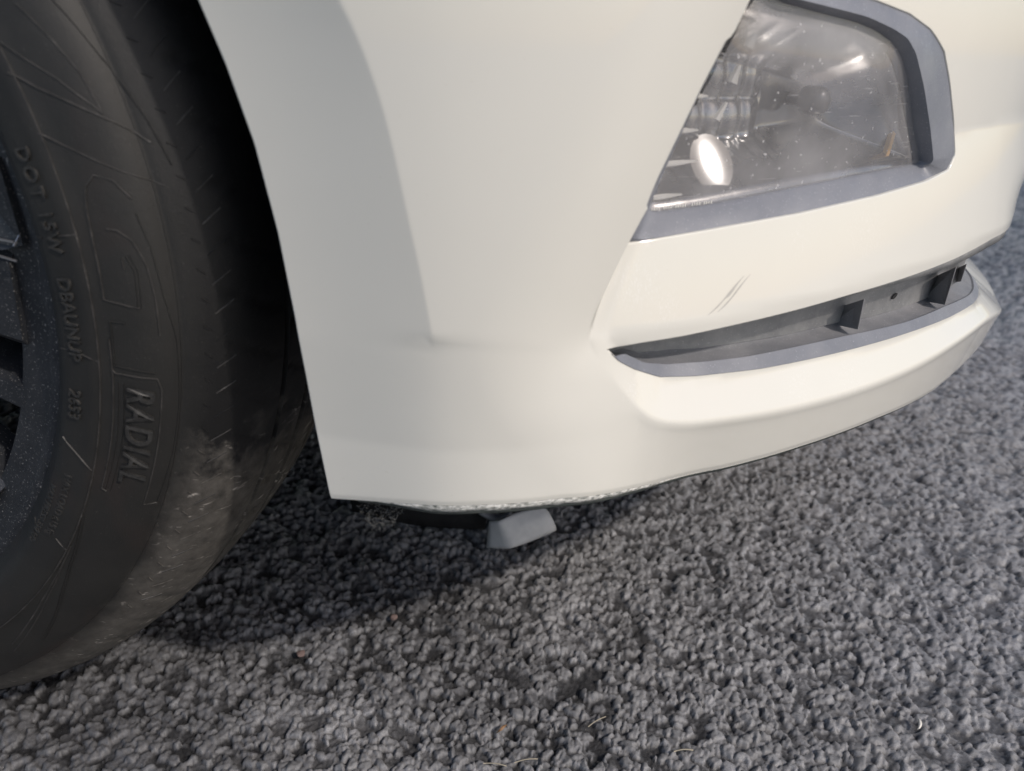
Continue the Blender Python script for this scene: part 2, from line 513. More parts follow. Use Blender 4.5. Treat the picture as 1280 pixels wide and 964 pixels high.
def dfun0(S, Z):
    S = np.asarray(S, float); Z = np.asarray(Z, float)
    P = np.c_[S, Z]
    zk2 = np.interp(S, K2[:, 0], K2[:, 1])
    # behind K1 the skin falls back to the wheel arch; below K2 the same fall is softened
    k1s = np.interp(Z, K1[::-1, 1], K1[::-1, 0])
    x_ = k1s - S
    hard = np.where(x_ <= 0, 1.0, np.clip(1 - x_ / 0.078, 0, 1) ** 1.75)
    soft = np.clip(1 - 0.5 * (x_ + np.sqrt(x_ ** 2 + 0.013 ** 2)) / 0.078, 0, 1) ** 1.75
    g2 = sst(Z, zk2 - 0.007, zk2 + 0.001)
    d = 0.0105 * (hard * g2 + soft * (1 - g2))
    gu = sst(Z, 0.262, 0.30)
    d = d * (gu + (1 - gu) * (1 - sst(S, 0.455, 0.565)))
    # skin rolls over towards the front before the corner line
    dr, _ = dist_poly(P, RL)
    inn = inside(P, np.vstack([RL, [[SMAX + .02, 0.7], [RL[0, 0], 0.7]]]))
    roll = np.clip(1 - dr / 0.048, 0, 1) ** 2
    above = sst(Z, 0.262, 0.30)
    d = d * np.where(inn, 0, 1) * (1 - np.where(inn, 0, roll))
    base_in = 0.0
    # inside the corner line: faces that lean back
    zst = np.interp(S, ST[:, 0], ST[:, 1]); zsb = np.interp(S, SB[:, 0], SB[:, 1])
    w = sst(Z, np.minimum(zsb, zst - 0.0) - 0.005 * (1 - sst(S, ST[0, 0], ST[0, 0] + 0.012)), zst + 0.005 * (1 - sst(S, ST[0, 0], ST[0, 0] + 0.012)))
    cap = slot_in(S)
    zl_ = np.interp(S, L1[:, 0], L1[:, 1])
    wid = np.maximum(zsb - zl_ - 0.001, 0.005)
    lip = base_in * 0 - cap * np.clip(dr / wid, 0, 1.0)
    up = np.maximum(Z - zst - 0.005, 0)
    fas = base_in - 0.0025 * sst(dr, 0.0, 0.010) - np.minimum(0.20 * up, 0.012)
    fas = fas - 0.014 * sst(S, 0.82, 0.96) * (1 - sst(Z, 0.297, 0.335))
    din = lip * (1 - w) + fas * w
    d = np.where(inn, din, d)
    # below the corner line and below K2 the skin tucks under a little
    zl1 = np.interp(S, L1[:, 0], L1[:, 1])
    zc = np.where(S < L1[0, 0], 0.247, zl1)
    low = (~inn) & (Z < zk2)
    d = d - np.where(~inn, sst(S, L1[0, 0] - 0.03, L1[0, 0] + 0.05) * 0.22 * np.maximum(zl1 - Z, 0) * sst(dr, 0, 0.006), 0)
    zD = 0.243
    lean = 0.05 * np.clip(zk2 - 0.008 - Z, 0, None) - 0.07 * np.clip(zD - Z, 0, None)
    d = d - np.where(~inn, (1 - sst(S, L1[0, 0] - 0.03, L1[0, 0] + 0.03)) * np.maximum(lean, -0.002) * sst(dr, 0.0, 0.06), 0)
    # rounded bottom edge
    zb = np.interp(S, BOT[:, 0], BOT[:, 1])
    d = d - 0.0006 * (1 - sst(Z, zb, zb + 0.0016)) ** 1.5
    # upper body leans inwards
    d = d - 0.25 * np.maximum(Z - 0.44, 0) ** 1.2
    # horizontal parting line low on the nose
    return d

KO = [(0.0006 * k * math.cos(a_), 0.0014 * k * math.sin(a_)) for k in (0.9,) for a_ in np.linspace(0, 2 * math.pi, 6, endpoint=False)] + [(0, 0)]
def dfun(S, Z):
    S = np.asarray(S, float); Z = np.asarray(Z, float)
    return sum(dfun0(S + a_, Z + b_) for a_, b_ in KO) / len(KO)
def hits_skin(pxs):
    out = []
    for p_ in pxs:
        d_ = -0.005
        for _ in range(5):
            s_, z_ = hit(p_, d_)
            d_ = 0.5 * d_ + 0.5 * float(dfun([s_], [z_])[0])
        out.append((s_, z_))
    return np.array(out)
ARCH = hits_skin([(250, 0), (284, 80), (320, 180), (349, 290), (370, 395), (384, 470), (397, 540), (415, 622)])
OPEN_SZ = hits_skin(resample(np.array(OPX, float), 11.0, True))
BOT[1:-1] = hits_skin([(520, 629), (600, 630), (700, 622), (800, 608), (900, 585), (1000, 557), (1100, 520), (1165, 489)])
BOT[0] = ARCH[-1]
OPEN_SZ = resample(OPEN_SZ, 0.002, True)
top_arc = []
for a in np.linspace(math.atan2(ARCH[0, 1] - 0.308, 0.312), R(64), 26)[1:]:
    top_arc.append((0.05 + 0.0 + 0.331 * math.cos(a), 0.308 + 0.331 * math.sin(a)))
top_arc = np.array(top_arc)
s_off = ARCH[0, 0] - (0.05 + 0.331 * math.cos(math.atan2(ARCH[0, 1] - 0.308, 0.312)))
top_arc[:, 0] += s_off
SLOT = np.vstack([ST, SB[::-1][:-1]])

def build_skin():
    outer = np.vstack([ARCH[::-1], top_arc, [[top_arc[-1, 0] - 0.05, 0.66], [SMAX, 0.66]], BOT[::-1][:-1]])
    outer = resample(outer, 0.0022, True)
    slot = resample(SLOT, 0.0018, True)
    pts = []; edges = []
    def add_loop(L, closed=True):
        n0 = len(pts)
        pts.extend([Vector(p) for p in L])
        n = len(L)
        for i in range(n if closed else n - 1):
            edges.append((n0 + i, n0 + (i + 1) % n))
    add_loop(outer); add_loop(OPEN_SZ); add_loop(slot)
    # interior grid
    gx, gz = np.meshgrid(np.arange(0.1, SMAX, 0.0042), np.arange(0.19, 0.66, 0.0042))
    gx = gx + (np.arange(gx.shape[0]) % 2)[:, None] * 0.0021
    G = np.c_[gx.ravel(), gz.ravel()]
    rows = []
    for L, offs in ((K1, (-.006, -.004, -.0025, -.0014, -.0006, 0, .0006, .0014, .0025, .004, .006)), (K2, (-.009, -.006, -.003, 0, .003)),
                    (RL, (-.010, -.0065, -.004, -.0024, -.0013, -.0006, 0, .0006, .0013, .0024, .004, .0065, .010)), (BOT, (.0008, .0016, .0026, .004))):
        q = resample(L, 0.0018)
        tg = np.gradient(q, axis=0); tg /= np.hypot(tg[:, 0], tg[:, 1])[:, None]
        nn = np.c_[-tg[:, 1], tg[:, 0]]
        for o_ in offs:
            rows.append(q + nn * o_)
    rows = np.vstack(rows)
    dd = np.min([dist_poly(G, L)[0] for L in (K1, RL, K2)], axis=0)
    G = G[dd > 0.009]
    A = np.vstack([G, rows])
    ok = inside(A, outer) & ~inside(A, OPEN_SZ) & ~inside(A, slot)
    for L in (outer, OPEN_SZ, slot):
        dd, _ = dist_poly(A, np.vstack([L, L[:1]]))
        ok &= dd > 0.0006
    A = A[ok]
    # thin out near-duplicates
    key = np.round(A / 0.00042).astype(int)
    _, idx = np.unique(key, axis=0, return_index=True)
    A = A[idx]
    pts.extend([Vector(p) for p in A])
    r_ = delaunay_2d_cdt(pts, edges, [], 0, 1e-7)
    V = np.array([tuple(p) for p in r_[0]])
    F = [f for f in r_[2]]
    cen = np.array([V[list(f)].mean(axis=0) for f in F])
    keep = inside(cen, outer) & ~inside(cen, OPEN_SZ) & ~inside(cen, slot)
    F = [f for f, k in zip(F, keep) if k]
    P3 = surf(V[:, 0], V[:, 1], dfun(V[:, 0], V[:, 1]))
    nbase = len(V)
    inv = {}
    for vi, olist in enumerate(r_[3]):
        for oi in olist:
            inv[oi] = vi
    loop_ids = [0, len(outer), len(outer) + len(OPEN_SZ)]
    e = 0.00035
    def skinp(S, Z):
        return surf(S, Z, dfun(S, Z))
    ts = skinp(V[:, 0] + e, V[:, 1]) - skinp(V[:, 0] - e, V[:, 1])
    tz_ = skinp(V[:, 0], V[:, 1] + e) - skinp(V[:, 0], V[:, 1] - e)
    NN = np.cross(ts, tz_)
    NN /= np.linalg.norm(NN, axis=1)[:, None]
    # orient faces outwards
    F2 = []
    for f in F:
        a0, b0, c0 = V[f[0]], V[f[1]], V[f[2]]
        ar = (b0[0] - a0[0]) * (c0[1] - a0[1]) - (b0[1] - a0[1]) * (c0[0] - a0[0])
        F2.append(tuple(f) if ar > 0 else tuple(f)[::-1])
    allP = [P3]; allN = [NN]; allSZ = [V]; nv = nbase
    for L in (outer, OPEN_SZ, slot):
        n = len(L)
        ar = 0.5 * np.sum(L[:, 0] * np.roll(L[:, 1], -1) - np.roll(L[:, 0], -1) * L[:, 1])
        tg = np.roll(L, -1, 0) - np.roll(L, 1, 0)
        tg /= np.hypot(tg[:, 0], tg[:, 1])[:, None]
        # direction out of the sheet at this border, in (s,z)
        og = np.c_[tg[:, 1], -tg[:, 0]] * (1 if ar > 0 else -1)
        if L is not outer:
            og = -og
        D0 = dfun(L[:, 0], L[:, 1])
        out3 = surf(L[:, 0] + og[:, 0] * 1e-3, L[:, 1] + og[:, 1] * 1e-3, D0) - surf(L[:, 0], L[:, 1], D0)
        out3 /= np.linalg.norm(out3, axis=1)[:, None]
        nrm = surf(L[:, 0], L[:, 1], D0 + 1) - surf(L[:, 0], L[:, 1], D0)
        prev = None
        i0_ = loop_ids.pop(0)
        base_ids = [inv[i0_ + i] for i in range(n)]
        for off, dp in ((0.0004, -0.0002), (0.0007, -0.0008), (0.0007, -0.0045)):
            ring = surf(L[:, 0], L[:, 1], D0 + dp) + out3 * off
            w = {-0.0002: 0.5, -0.0008: 1.0, -0.0045: 1.0}[dp]
            rn_ = nrm * (1 - w) + out3 * w
            rn_ /= np.linalg.norm(rn_, axis=1)[:, None]
            allP.append(ring); allN.append(rn_); allSZ.append(L)
            if prev is not None:
                for i in range(n):
                    j = (i + 1) % n
                    q = (prev + i, prev + j, nv + j, nv + i)
                    # keep the outward side consistent
                    flip = (ar > 0) == (L is outer)
                    F2.append(q[::-1] if flip else q)
            else:
                flip = (ar > 0) == (L is outer)
                for i in range(n):
                    j = (i + 1) % n
                    q = (base_ids[i], base_ids[j], nv + j, nv + i)
                    F2.append(q[::-1] if flip else q)
            prev = nv
            nv += n
    P3 = np.vstack(allP); NN = np.vstack(allN); VV = np.vstack(allSZ)
    o = link("front_bumper", P3, F2, PAINT, CAR, label="white front bumper corner with scraped bottom edge")
    me = o.data
    me.normals_split_custom_set_from_vertices([tuple(q) for q in NN])
    V = VV
    a = me.attributes.new("scuff", 'FLOAT', 'POINT')
    a.data.foreach_set("value", np.zeros(len(V), np.float32))
    rb = np.zeros(len(V))
    for (px, rad, am) in (((800, 360), 0.014, 1.0), ((775, 345), 0.009, 0.9), ((830, 388), 0.010, 0.9), ((790, 485), 0.009, 0.8),
                          ((1010, 298), 0.012, 0.4), ((1090, 292), 0.020, 0.5), ((1000, 480), 0.016, 0.5), ((1060, 472), 0.02, 0.5)):  # fainter pale streaks below the lamp and on the lower lip
        c_ = np.array(hit(px, -0.004))
        rb = np.maximum(rb, am * np.exp(-((V - c_) ** 2).sum(1) / (rad * 0.7) ** 2))
    a = me.attributes.new("rub_streak", 'FLOAT', 'POINT')
    a.data.foreach_set("value", rb.astype(np.float32))
    return o

CAR = bpy.data.objects.new("parked_car", None)
C.objects.link(CAR)
tag(CAR, "white car seen at its front corner, with fog lamp, slot grille and front wheel", "car")
CAR.empty_display_size = 0.1
bumper = build_skin()

# two dark pencil-thin scratches above the slot grille
def ribbon(name, P, w, m, parent, h=0.0004, nrm=None, sm=False):
    P = np.asarray(P, float); V = []; F = []
    for i in range(len(P)):
        tg = P[min(i + 1, len(P) - 1)] - P[max(i - 1, 0)]
        tg /= np.linalg.norm(tg)
        n_ = np.asarray(nrm[i] if nrm is not None and np.ndim(nrm) == 2 else nrm, float)
        n_ = n_ / np.linalg.norm(n_)
        sd_ = np.cross(tg, n_)
        k = w[i] if np.ndim(w) else w
        V += [P[i] - sd_ * k / 2 - n_ * h * .5, P[i] - sd_ * k / 4 + n_ * h, P[i] + sd_ * k / 4 + n_ * h, P[i] + sd_ * k / 2 - n_ * h * .5]
    for i in range(len(P) - 1):
        for j in range(3):
            F.append((i * 4 + j, i * 4 + j + 1, i * 4 + j + 5, i * 4 + j + 4))
    return link(name, V, F, m, parent, sm)
SCR, t, b = mat("grey_scratch", (0.55, 0.53, 0.49), 0.6)
def skin_point(px, d0=-0.006, lift=0.0):
    s, z = hit(px, d0)
    for _ in range(3):
        d0 = float(dfun([s], [z])[0])
        s, z = hit(px, d0)
    return surf([s], [z], d0 + lift)[0], surf([s], [z], d0 + 1)[0] - surf([s], [z], d0)[0]
for a_, b__ in (((885, 394), (930, 347)), ((897, 390), (938, 345)), ((905, 374), (926, 352))):
    P = []; N = []
    for u in np.linspace(0, 1, 8):
        p_, n_ = skin_point((a_[0] + (b__[0] - a_[0]) * u, a_[1] + (b__[1] - a_[1]) * u + 2 * math.sin(u * 5)), lift=0.00005)
        P.append(p_); N.append(n_)
    ribbon("scratch", P, [0.0002, 0.0006, 0.0009, 0.0007, 0.001, 0.0008, 0.0005, 0.0002], SCR, bumper, 0.00005, np.array(N))

# ------------------------------------------------------------------ dark trim under the bumper edge
ss = np.linspace(BOT[0, 0] + 0.012, SMAX, 260)
zb = np.interp(ss, BOT[:, 0], BOT[:, 1])
db = dfun(ss, zb)
th = 0.0033 * sst(ss, BOT[0, 0] + 0.016, BOT[0, 0] + 0.05) * (1 - 0.80 * sst(ss, 0.49, 0.58))
rag = 0.0004 * np.array([random.uniform(-1, 1) for _ in ss])
V = np.vstack([surf(ss, zb + 0.0002, db - 0.0012), surf(ss, zb - 0.0005, db - 0.0003), surf(ss, zb - th * .6 - 0.0004, db - 0.0003), surf(ss, zb - th - 0.0005 + rag, db - 0.0010), surf(ss, zb - th - 0.0006, db - 0.006)])
o = link("scraped_edge", V, strip_faces(5, len(ss)), PAINT, CAR, label="bright scraped strip along the bumper's bottom edge")
sc = np.tile(1 - 0.9 * sst(ss, 0.52, 0.60), 5)
a = o.data.attributes.new("scuff", 'FLOAT', 'POINT'); a.data.foreach_set("value", sc.astype(np.float32))
V = np.vstack([surf(ss, zb - th - 0.0004, db - 0.0022), surf(ss, zb - th - 0.0016, db - 0.0016), surf(ss, zb - th - 0.0026, db - 0.002), surf(ss, zb - th - 0.003, db - 0.03)])
link("bumper_trim", V, strip_faces(4, len(ss)), TRIM, CAR)

# ------------------------------------------------------------------ fog lamp
PPX = [(806, 271), (880, 260), (1000, 236), (1100, 217), (1150, 207), (1163, 205), (1167, 200), (1163, 160), (1155, 107), (1145, 66),
       (1135, 48), (1117, 36), (1085, 21), (1035, 8), (985, -4), (946, -16), (931, 2), (877, 109), (824, 221)]
QPX = [(808, 267), (881, 257), (1000, 233), (1099, 214), (1146, 205), (1154, 202), (1157, 197), (1150, 155), (1141, 107), (1130, 72),
       (1118, 54), (1097, 38), (1070, 27), (1030, 17), (982, 4), (948, -8), (932, 5), (878, 110), (827, 221)]
n_o = len(OPX)
dO = []
for s_, z_ in hits_skin(OPX):
    dO.append(float(dfun([s_], [z_])[0]) - 0.0022)
ou = np.array(OPX, float); cen = ou.mean(0)
ring_px = [ou + (ou - cen) / np.linalg.norm(ou - cen, axis=1)[:, None] * 4.0, ou, None, np.array(PPX, float), np.array(QPX, float)]
dP = [-0.017] * 5 + [-0.013] + [-0.011] * 9 + [-0.013, -0.015, -0.016, -0.017]
dP = np.array(dP)
dQ = np.array([-0.0185] * 5 + [-0.0165] + [-0.0150] * 9 + [-0.0165] + [-0.0185] * 3)
dO = np.array(dO)
ring_px[2] = np.array(OPX, float) * .88 + np.array(PPX, float) * .12
ring_d = [dO - 0.001, dO, dO * .9 + dP * .1 + 0.001, dP, dQ]
def densify(L, d, n=8, closed=True):
    """smooth-ish resample keeping corners"""
    out, od = [], []
    m_ = len(L)
    for i in range(m_):
        for k in range(n):
            u = k / n
            out.append(L[i] * (1 - u) + L[(i + 1) % m_] * u); od.append(d[i] * (1 - u) + d[(i + 1) % m_] * u)
    return np.array(out), np.array(od)
rings = []
ring_sz = []
for L, dd in zip(ring_px, ring_d):
    q, e = densify(L, dd)
    sz = np.array([hit(p_, k) for p_, k in zip(q, e)])
    # round the corners
    for _ in range(3):
        sz = sz * .5 + (np.roll(sz, 1, 0) + np.roll(sz, -1, 0)) * .25
    ring_sz.append(sz)
    rings.append(surf(sz[:, 0], sz[:, 1], e))
N = len(rings[0])
back = surf(ring_sz[-1][:, 0], ring_sz[-1][:, 1], np.full(N, -0.026))
V = np.vstack(rings + [back])
fog = link("fog_lamp", V, strip_faces(len(rings) + 1, N, True), GREY_PLASTIC, CAR, label="fog lamp with grey surround and scratched clear lens")
bv = fog.modifiers.new("edge", 'EDGE_SPLIT'); bv.split_angle = R(40)

def fill_sz(loop, step, fn):
    """triangulate inside a loop in (s,z); fn(points, edge distance) gives the offset"""
    pts = [Vector(p) for p in loop]; n = len(pts)
    edges = [(i, (i + 1) % n) for i in range(n)]
    lo, hi = loop.min(0), loop.max(0)
    gx, gz = np.meshgrid(np.arange(lo[0], hi[0], step), np.arange(lo[1], hi[1], step))
    G = np.c_[gx.ravel(), gz.ravel()]
    cl = np.vstack([loop, loop[:1]])
    G = G[inside(G, loop) & (dist_poly(G, cl)[0] > step * .5)]
    r_ = delaunay_2d_cdt(pts + [Vector(p) for p in G], edges, [], 0, 1e-7)
    Vv = np.array([tuple(p) for p in r_[0]])
    F = [f for f in r_[2] if inside(Vv[list(f)].mean(0)[None], loop)[0]]
    ed = dist_poly(Vv, cl)[0]
    return Vv, F, surf(Vv[:, 0], Vv[:, 1], fn(Vv, ed))

def face_out(o):
    me = o.data
    me.update()
    k = sum(p.normal.dot(Vector((0.5, -0.8, 0.1))) for p in me.polygons)
    if k < 0:
        me.flip_normals()
lens_loop = ring_sz[-1]
Vv, F, P3 = fill_sz(lens_loop, 0.0025, lambda P, e: -0.0186 + 0.0016 * sst(e, 0, 0.02) + 0.0030 * sst(P[:, 1], 0.36, 0.40) )
lens = link("lens", P3, F, LENS, fog, label="scratched clear fog lamp lens")
face_out(lens)
w_ = np.zeros(len(Vv))
for px, rad, am in (((1010, 205), 0.018, 1.0), ((900, 225), 0.012, .8), ((1050, 40), 0.02, 1.0), ((960, 50), 0.012, .7), ((940, 215), .018, .7), ((1080, 60), .018, .6)):
    c_ = np.array(hit(px, -0.018))
    w_ = np.maximum(w_, am * np.exp(-((Vv - c_) ** 2 * np.array([.5, 2.2])).sum(1) / rad ** 2))
a = lens.data.attributes.new("wear", 'FLOAT', 'POINT'); a.data.foreach_set("value", w_.astype(np.float32))

# reflector bowl with stepped facets towards the car's side
bc = np.array(hit((1010, 125), -0.045))
def bowl(P, e):
    rr_ = np.hypot((P[:, 0] - bc[0]) * 0.9, (P[:, 1] - bc[1]))
    base = -0.0215 - 0.034 * sst(e, 0.0, 0.022)
    lft = 1 - sst(P[:, 0], bc[0] - 0.036, bc[0] - 0.020)
    px_ = np.abs(np.sin(math.pi * (P[:, 0] - bc[0]) / 0.0125)); pz_ = np.abs(np.sin(math.pi * (P[:, 1] - 0.302) / 0.0185))
    return base + sst(e, 0.004, 0.014) * lft * (0.0026 * px_ ** 0.7 + 0.0034 * pz_ ** 0.7 - 0.002)
cl_ = lens_loop.mean(0)
Vv, F, P3 = fill_sz(lens_loop, 0.0012, bowl)
refl = link("reflector", P3, F, CHROME, fog, True)
face_out(refl)
# narrow pale strips between the facets at the side end of the lamp
PALE_MATTE, t, b = mat("pale_matte", (0.86, 0.84, 0.78), 0.3)
for (a_, b__) in (((866, 121), (884, 120)), ((846, 164), (872, 163)), ((832, 206), (872, 201)), ((816, 248), (852, 243))):
    P = [surf([s_], [z_], -0.0235)[0] for s_, z_ in (hit((a_[0] + (b__[0] - a_[0]) * u, a_[1] + (b__[1] - a_[1]) * u), -0.0235) for u in np.linspace(0, 1, 5))]
    nr = surf([0.5], [0.3], 1)[0] - surf([0.5], [0.3], 0)[0]
    ribbon("pale_strip", P, [0.0022, 0.0026, 0.0022, 0.0014, 0.0006], PALE_MATTE, fog, 0.0008, nr)
for (a_, b__, wd) in (((924, 82), (916, 104), 0.0042), ((908, 128), (896, 150), 0.0034), ((944, 42), (936, 60), 0.0050)):
    P = [surf([s_], [z_], -0.030)[0] for s_, z_ in (hit((a_[0] + (b__[0] - a_[0]) * u, a_[1] + (b__[1] - a_[1]) * u), -0.030) for u in np.linspace(0, 1, 5))]
    ribbon("pale_strip", P, [wd * .4, wd * .7, wd * .8, wd, wd * 1.1], PALE_MATTE, fog, 0.0008, nr)
# amber strip
P = [surf([s_], [z_], -0.027)[0] for s_, z_ in (hit((1131 + (1101 - 1131) * u, 115 + (214 - 115) * u), -0.027) for u in np.linspace(0, 1, 8))]
ribbon("amber_strip", P, 0.0034, AMBER, fog, 0.0015, nr)
# bulb shield: a small dome on a stalk in the middle of the bowl
V = []; 
cs = surf([bc[0]], [bc[1]], -0.040)[0]
ax = surf([bc[0]], [bc[1]], 1)[0] - surf([bc[0]], [bc[1]], 0)[0]
tx = np.cross([0, 0, 1], ax); tz = np.cross(ax, tx)
prof = [(0.0001, 0.006), (0.003, 0.0055), (0.0055, 0.004), (0.0065, 0.001), (0.0066, -0.006), (0.0055, -0.007), (0.003, -0.008), (0.003, -0.018)]
for r_, h_ in prof:
    for k in range(28):
        a_ = 2 * math.pi * k / 28
        V.append(cs + ax * h_ + tx * r_ * math.cos(a_) + tz * r_ * math.sin(a_))
link("bulb_shield", V, strip_faces(len(prof), 28, True), SHIELD, fog)
# row of tiny moulded approval marks along the lens foot
V = []; F = []
for k in range(26):
    u = k / 25
    px = (816 + 74 * u, 262 - 9 * u)
    if k in (4, 9, 15, 16, 21):
        continue
    s_, z_ = hit(px, -0.018)
    hh = 0.0006 if k % 3 else 0.0004
    ww = 0.00022
    n0 = len(V)
    for (ds, dz, dd) in ((-ww, -hh, 0), (ww, -hh, 0), (ww, hh, 0), (-ww, hh, 0), (-ww, -hh, .0004), (ww, -hh, .0004), (ww, hh, .0004), (-ww, hh, .0004)):
        V.append(surf([s_ + ds], [z_ + dz], -0.0188 + dd)[0])
    F += [tuple(n0 + i for i in q) for q in ((4, 5, 6, 7), (0, 1, 5, 4), (1, 2, 6, 5), (2, 3, 7, 6), (3, 0, 4, 7))]
o = link("moulded_mark", V, F, PALE_MATTE, fog, False)
# added mirror facet, aimed to throw a sun glint at the camera
gp_s, gp_z = hit((900, 206), -0.026)
GLINT_MIRROR, t, b = mat("glint_mirror", (0.10, 0.10, 0.10), 0.09, 1.0)
g0 = surf([gp_s], [gp_z], -0.0320)[0]
tocam = CAM - g0; tocam /= np.linalg.norm(tocam)
gn = np.array(sdir) + tocam; gn /= np.linalg.norm(gn)
ga = surf([gp_s], [gp_z], 1)[0] - surf([gp_s], [gp_z], 0)[0]
gt = np.cross([0, 0, 1.0], ga); V = []
for i in range(8):
    q_ = 0.0001 + 0.0098 * i / 7
    for k in range(24):
        a_ = 2 * math.pi * k / 24
        q = g0 + gt * q_ * math.cos(a_) + np.array([0, 0, 1.0]) * q_ * 1.15 * math.sin(a_)
        q = q - ga * (((q - g0) @ gn) / (ga @ gn)) + gn * q_ * q_ / (2 * 0.13)
        V.append(q)
V += [q - ga * 0.02 for q in V[-24:]]
mf = link("glint_facet", V, strip_faces(9, 24, True), GLINT_MIRROR, fog)
es = mf.modifiers.new("edge", 'EDGE_SPLIT'); es.split_angle = R(30)

# ------------------------------------------------------------------ lower slot grille
I2 = hits([(775, 437), (800, 450), (830, 455), (880, 451), (930, 445), (1000, 431), (1050, 420), (1130, 402), (1180, 382)],
          [-0.010, -0.012, -0.012, -.013, -.013, -.013, -.013, -.013, -.013])
I2 = np.vstack([I2, [[0.86, 0.2525], [SMAX, 0.2530]]])
J2 = hits([(785, 441), (800, 442), (870, 436), (930, 428), (982, 419), (1040, 405), (1085, 397), (1117, 388), (1151, 376)], [-.014, -.020, -.024, -.024, -.024, -.024, -.024, -.024, -.024])
J2 = np.vstack([J2, [[SMAX, J2[-1, 1]]]])
s0 = SB[0, 0] + 0.003
ss = np.concatenate([np.linspace(s0, s0 + 0.05, 30), np.linspace(s0 + 0.052, SMAX, 150)])
def zi(L, s):
    return np.interp(s, L[:, 0], L[:, 1])
zT = zi(ST, ss); zB = zi(SB, ss)
zI = np.maximum(zi(I2, ss), zB + 0.0005)
zI = np.minimum(zI, zT - 0.0005)
zJ = np.minimum(zi(J2, ss), zT - 0.0008)
tp = sst(ss, s0, s0 + 0.045)                     # the slot gets deeper from its pointed end
dB = dfun(ss, zB)
depthB = dB - 0.0005; depthI = dB - 0.002 - 0.002 * tp
depthJ = np.minimum(-0.010 - 0.014 * tp, dB - 0.014)
dT = dfun(ss, zT)
rows = [surf(ss, zB - 0.0012, depthB - 0.001), surf(ss, zB + 0.0006, depthB + 0.0008), surf(ss, zI, depthI + 0.0006), surf(ss, zI - 0.001, depthI - 0.002)]
lipo = link("slot_grille", np.vstack(rows), strip_faces(4, len(ss)), GREY_PLASTIC, CAR, label="grey slot grille with dusty inner tray")
es = lipo.modifiers.new("edge", 'EDGE_SPLIT'); es.split_angle = R(25)
rows = [surf(ss, zI - 0.0008, depthI), surf(ss, zI * .3 + zJ * .7 - 0.001, depthJ * .7 + depthI * .3), surf(ss, zJ, depthJ), surf(ss, zJ + 0.001, depthJ - 0.001)]
link("tray_floor", np.vstack(rows), strip_faces(4, len(ss)), DIVIDER_PLASTIC, lipo)
zm = zJ * .45 + zT * .55
rows = [surf(ss, zJ, depthJ), surf(ss, zJ + 0.0012, depthJ + 0.0012), surf(ss, zm, depthJ + 0.002), surf(ss, zm + 0.0008, depthJ + 0.0045), surf(ss, zT + 0.006, depthJ + 0.006)]
link("tray_back", np.vstack(rows), strip_faces(5, len(ss)), GRILLE_PLASTIC, lipo)
dn = 0.0006 + 0.0055 * sst(ss, 0.60, 0.80)
rows = [surf(ss, zT + 0.0002, dT - 0.0010), surf(ss, zT - dn, dT - 0.0016), surf(ss, zT - dn + 0.0006, dT - 0.004), surf(ss, zT + 0.006, depthJ + 0.004)]
link("slot_edge_trim", np.vstack(rows), strip_faces(4, len(ss)), GRILLE_PLASTIC, lipo)
def fin(pxs, ds, name="divider"):
    A = []
    for p_, d_ in zip(pxs, ds):
        s_, z_ = hit(p_, d_)
        A.append((s_, z_, d_))
    th = 0.0012
    V = [surf([s_ + k], [z_], d_)[0] for k in (0, th) for s_, z_, d_ in A]
    n = len(A)
    F = [tuple(range(n)), tuple(range(2 * n - 1, n - 1, -1))] + [(i, (i + 1) % n, n + (i + 1) % n, n + i) for i in range(n)]
    return link(name, V, F, DIVIDER_PLASTIC, lipo, False)
fin([(1049, 384), (1080, 374), (1072, 412), (1040, 405)], [-0.026, -0.008, -0.010, -0.027])
fin([(1166, 347), (1195, 334), (1181, 381), (1151, 376)], [-0.026, -0.008, -0.010, -0.027])
fin([(1196, 336), (1208, 330), (1201, 352), (1194, 353)], [-0.026, -0.012, -0.014, -0.026])
# screw hole in the back wall
s_, z_ = hit((1117, 370), -0.022)
V = [surf([s_ + 0.0028 * math.cos(a_)], [z_ + 0.0014 * math.sin(a_) + 0.0008 * math.cos(a_)], -0.0218 + k)[0] for k in (0, 0.0006) for a_ in np.linspace(0, 2 * math.pi, 12, endpoint=False)]
o = link("screw_hole", V, [tuple(range(12, 24))] + strip_faces(2, 12, True), BLACK_PLASTIC, lipo, False)

# ------------------------------------------------------------------ wheel: tyre
ZC = 0.308
prof = [(0.170, 0.218), (0.020, 0.218), (0.010, 0.221), (0.005, 0.2255), (0.002, 0.228), (-0.0015, 0.2305), (-0.0035, 0.235), (-0.0042, 0.2485), (-0.0036, 0.2495),
        (-0.0030, 0.2505), (-0.002, 0.256), (0.0008, 0.266), (0.005, 0.2735), (0.0092, 0.2775), (0.0108, 0.2785), (0.0112, 0.2800), (0.0128, 0.2825), (0.017, 0.2885),
        (0.0225, 0.2945), (0.029, 0.2995), (0.0365, 0.3032), (0.045, 0.3060), (0.052, 0.3075), (0.0525, 0.3005), (0.0565, 0.3005), (0.057, 0.3080), (0.068, 0.3095),
        (0.080, 0.3105), (0.0805, 0.303), (0.0865, 0.303), (0.087, 0.3107), (0.10, 0.3110), (0.113, 0.3107), (0.1135, 0.303), (0.1195, 0.303), (0.12, 0.3105),
        (0.133, 0.3095), (0.1435, 0.308), (0.144, 0.3005), (0.148, 0.3005), (0.1485, 0.3075), (0.160, 0.305), (0.172, 0.300), (0.184, 0.290), (0.192, 0.277), (0.198, 0.255), (0.194, 0.230), (0.180, 0.220), (0.170, 0.218)]
prof = np.array(prof)
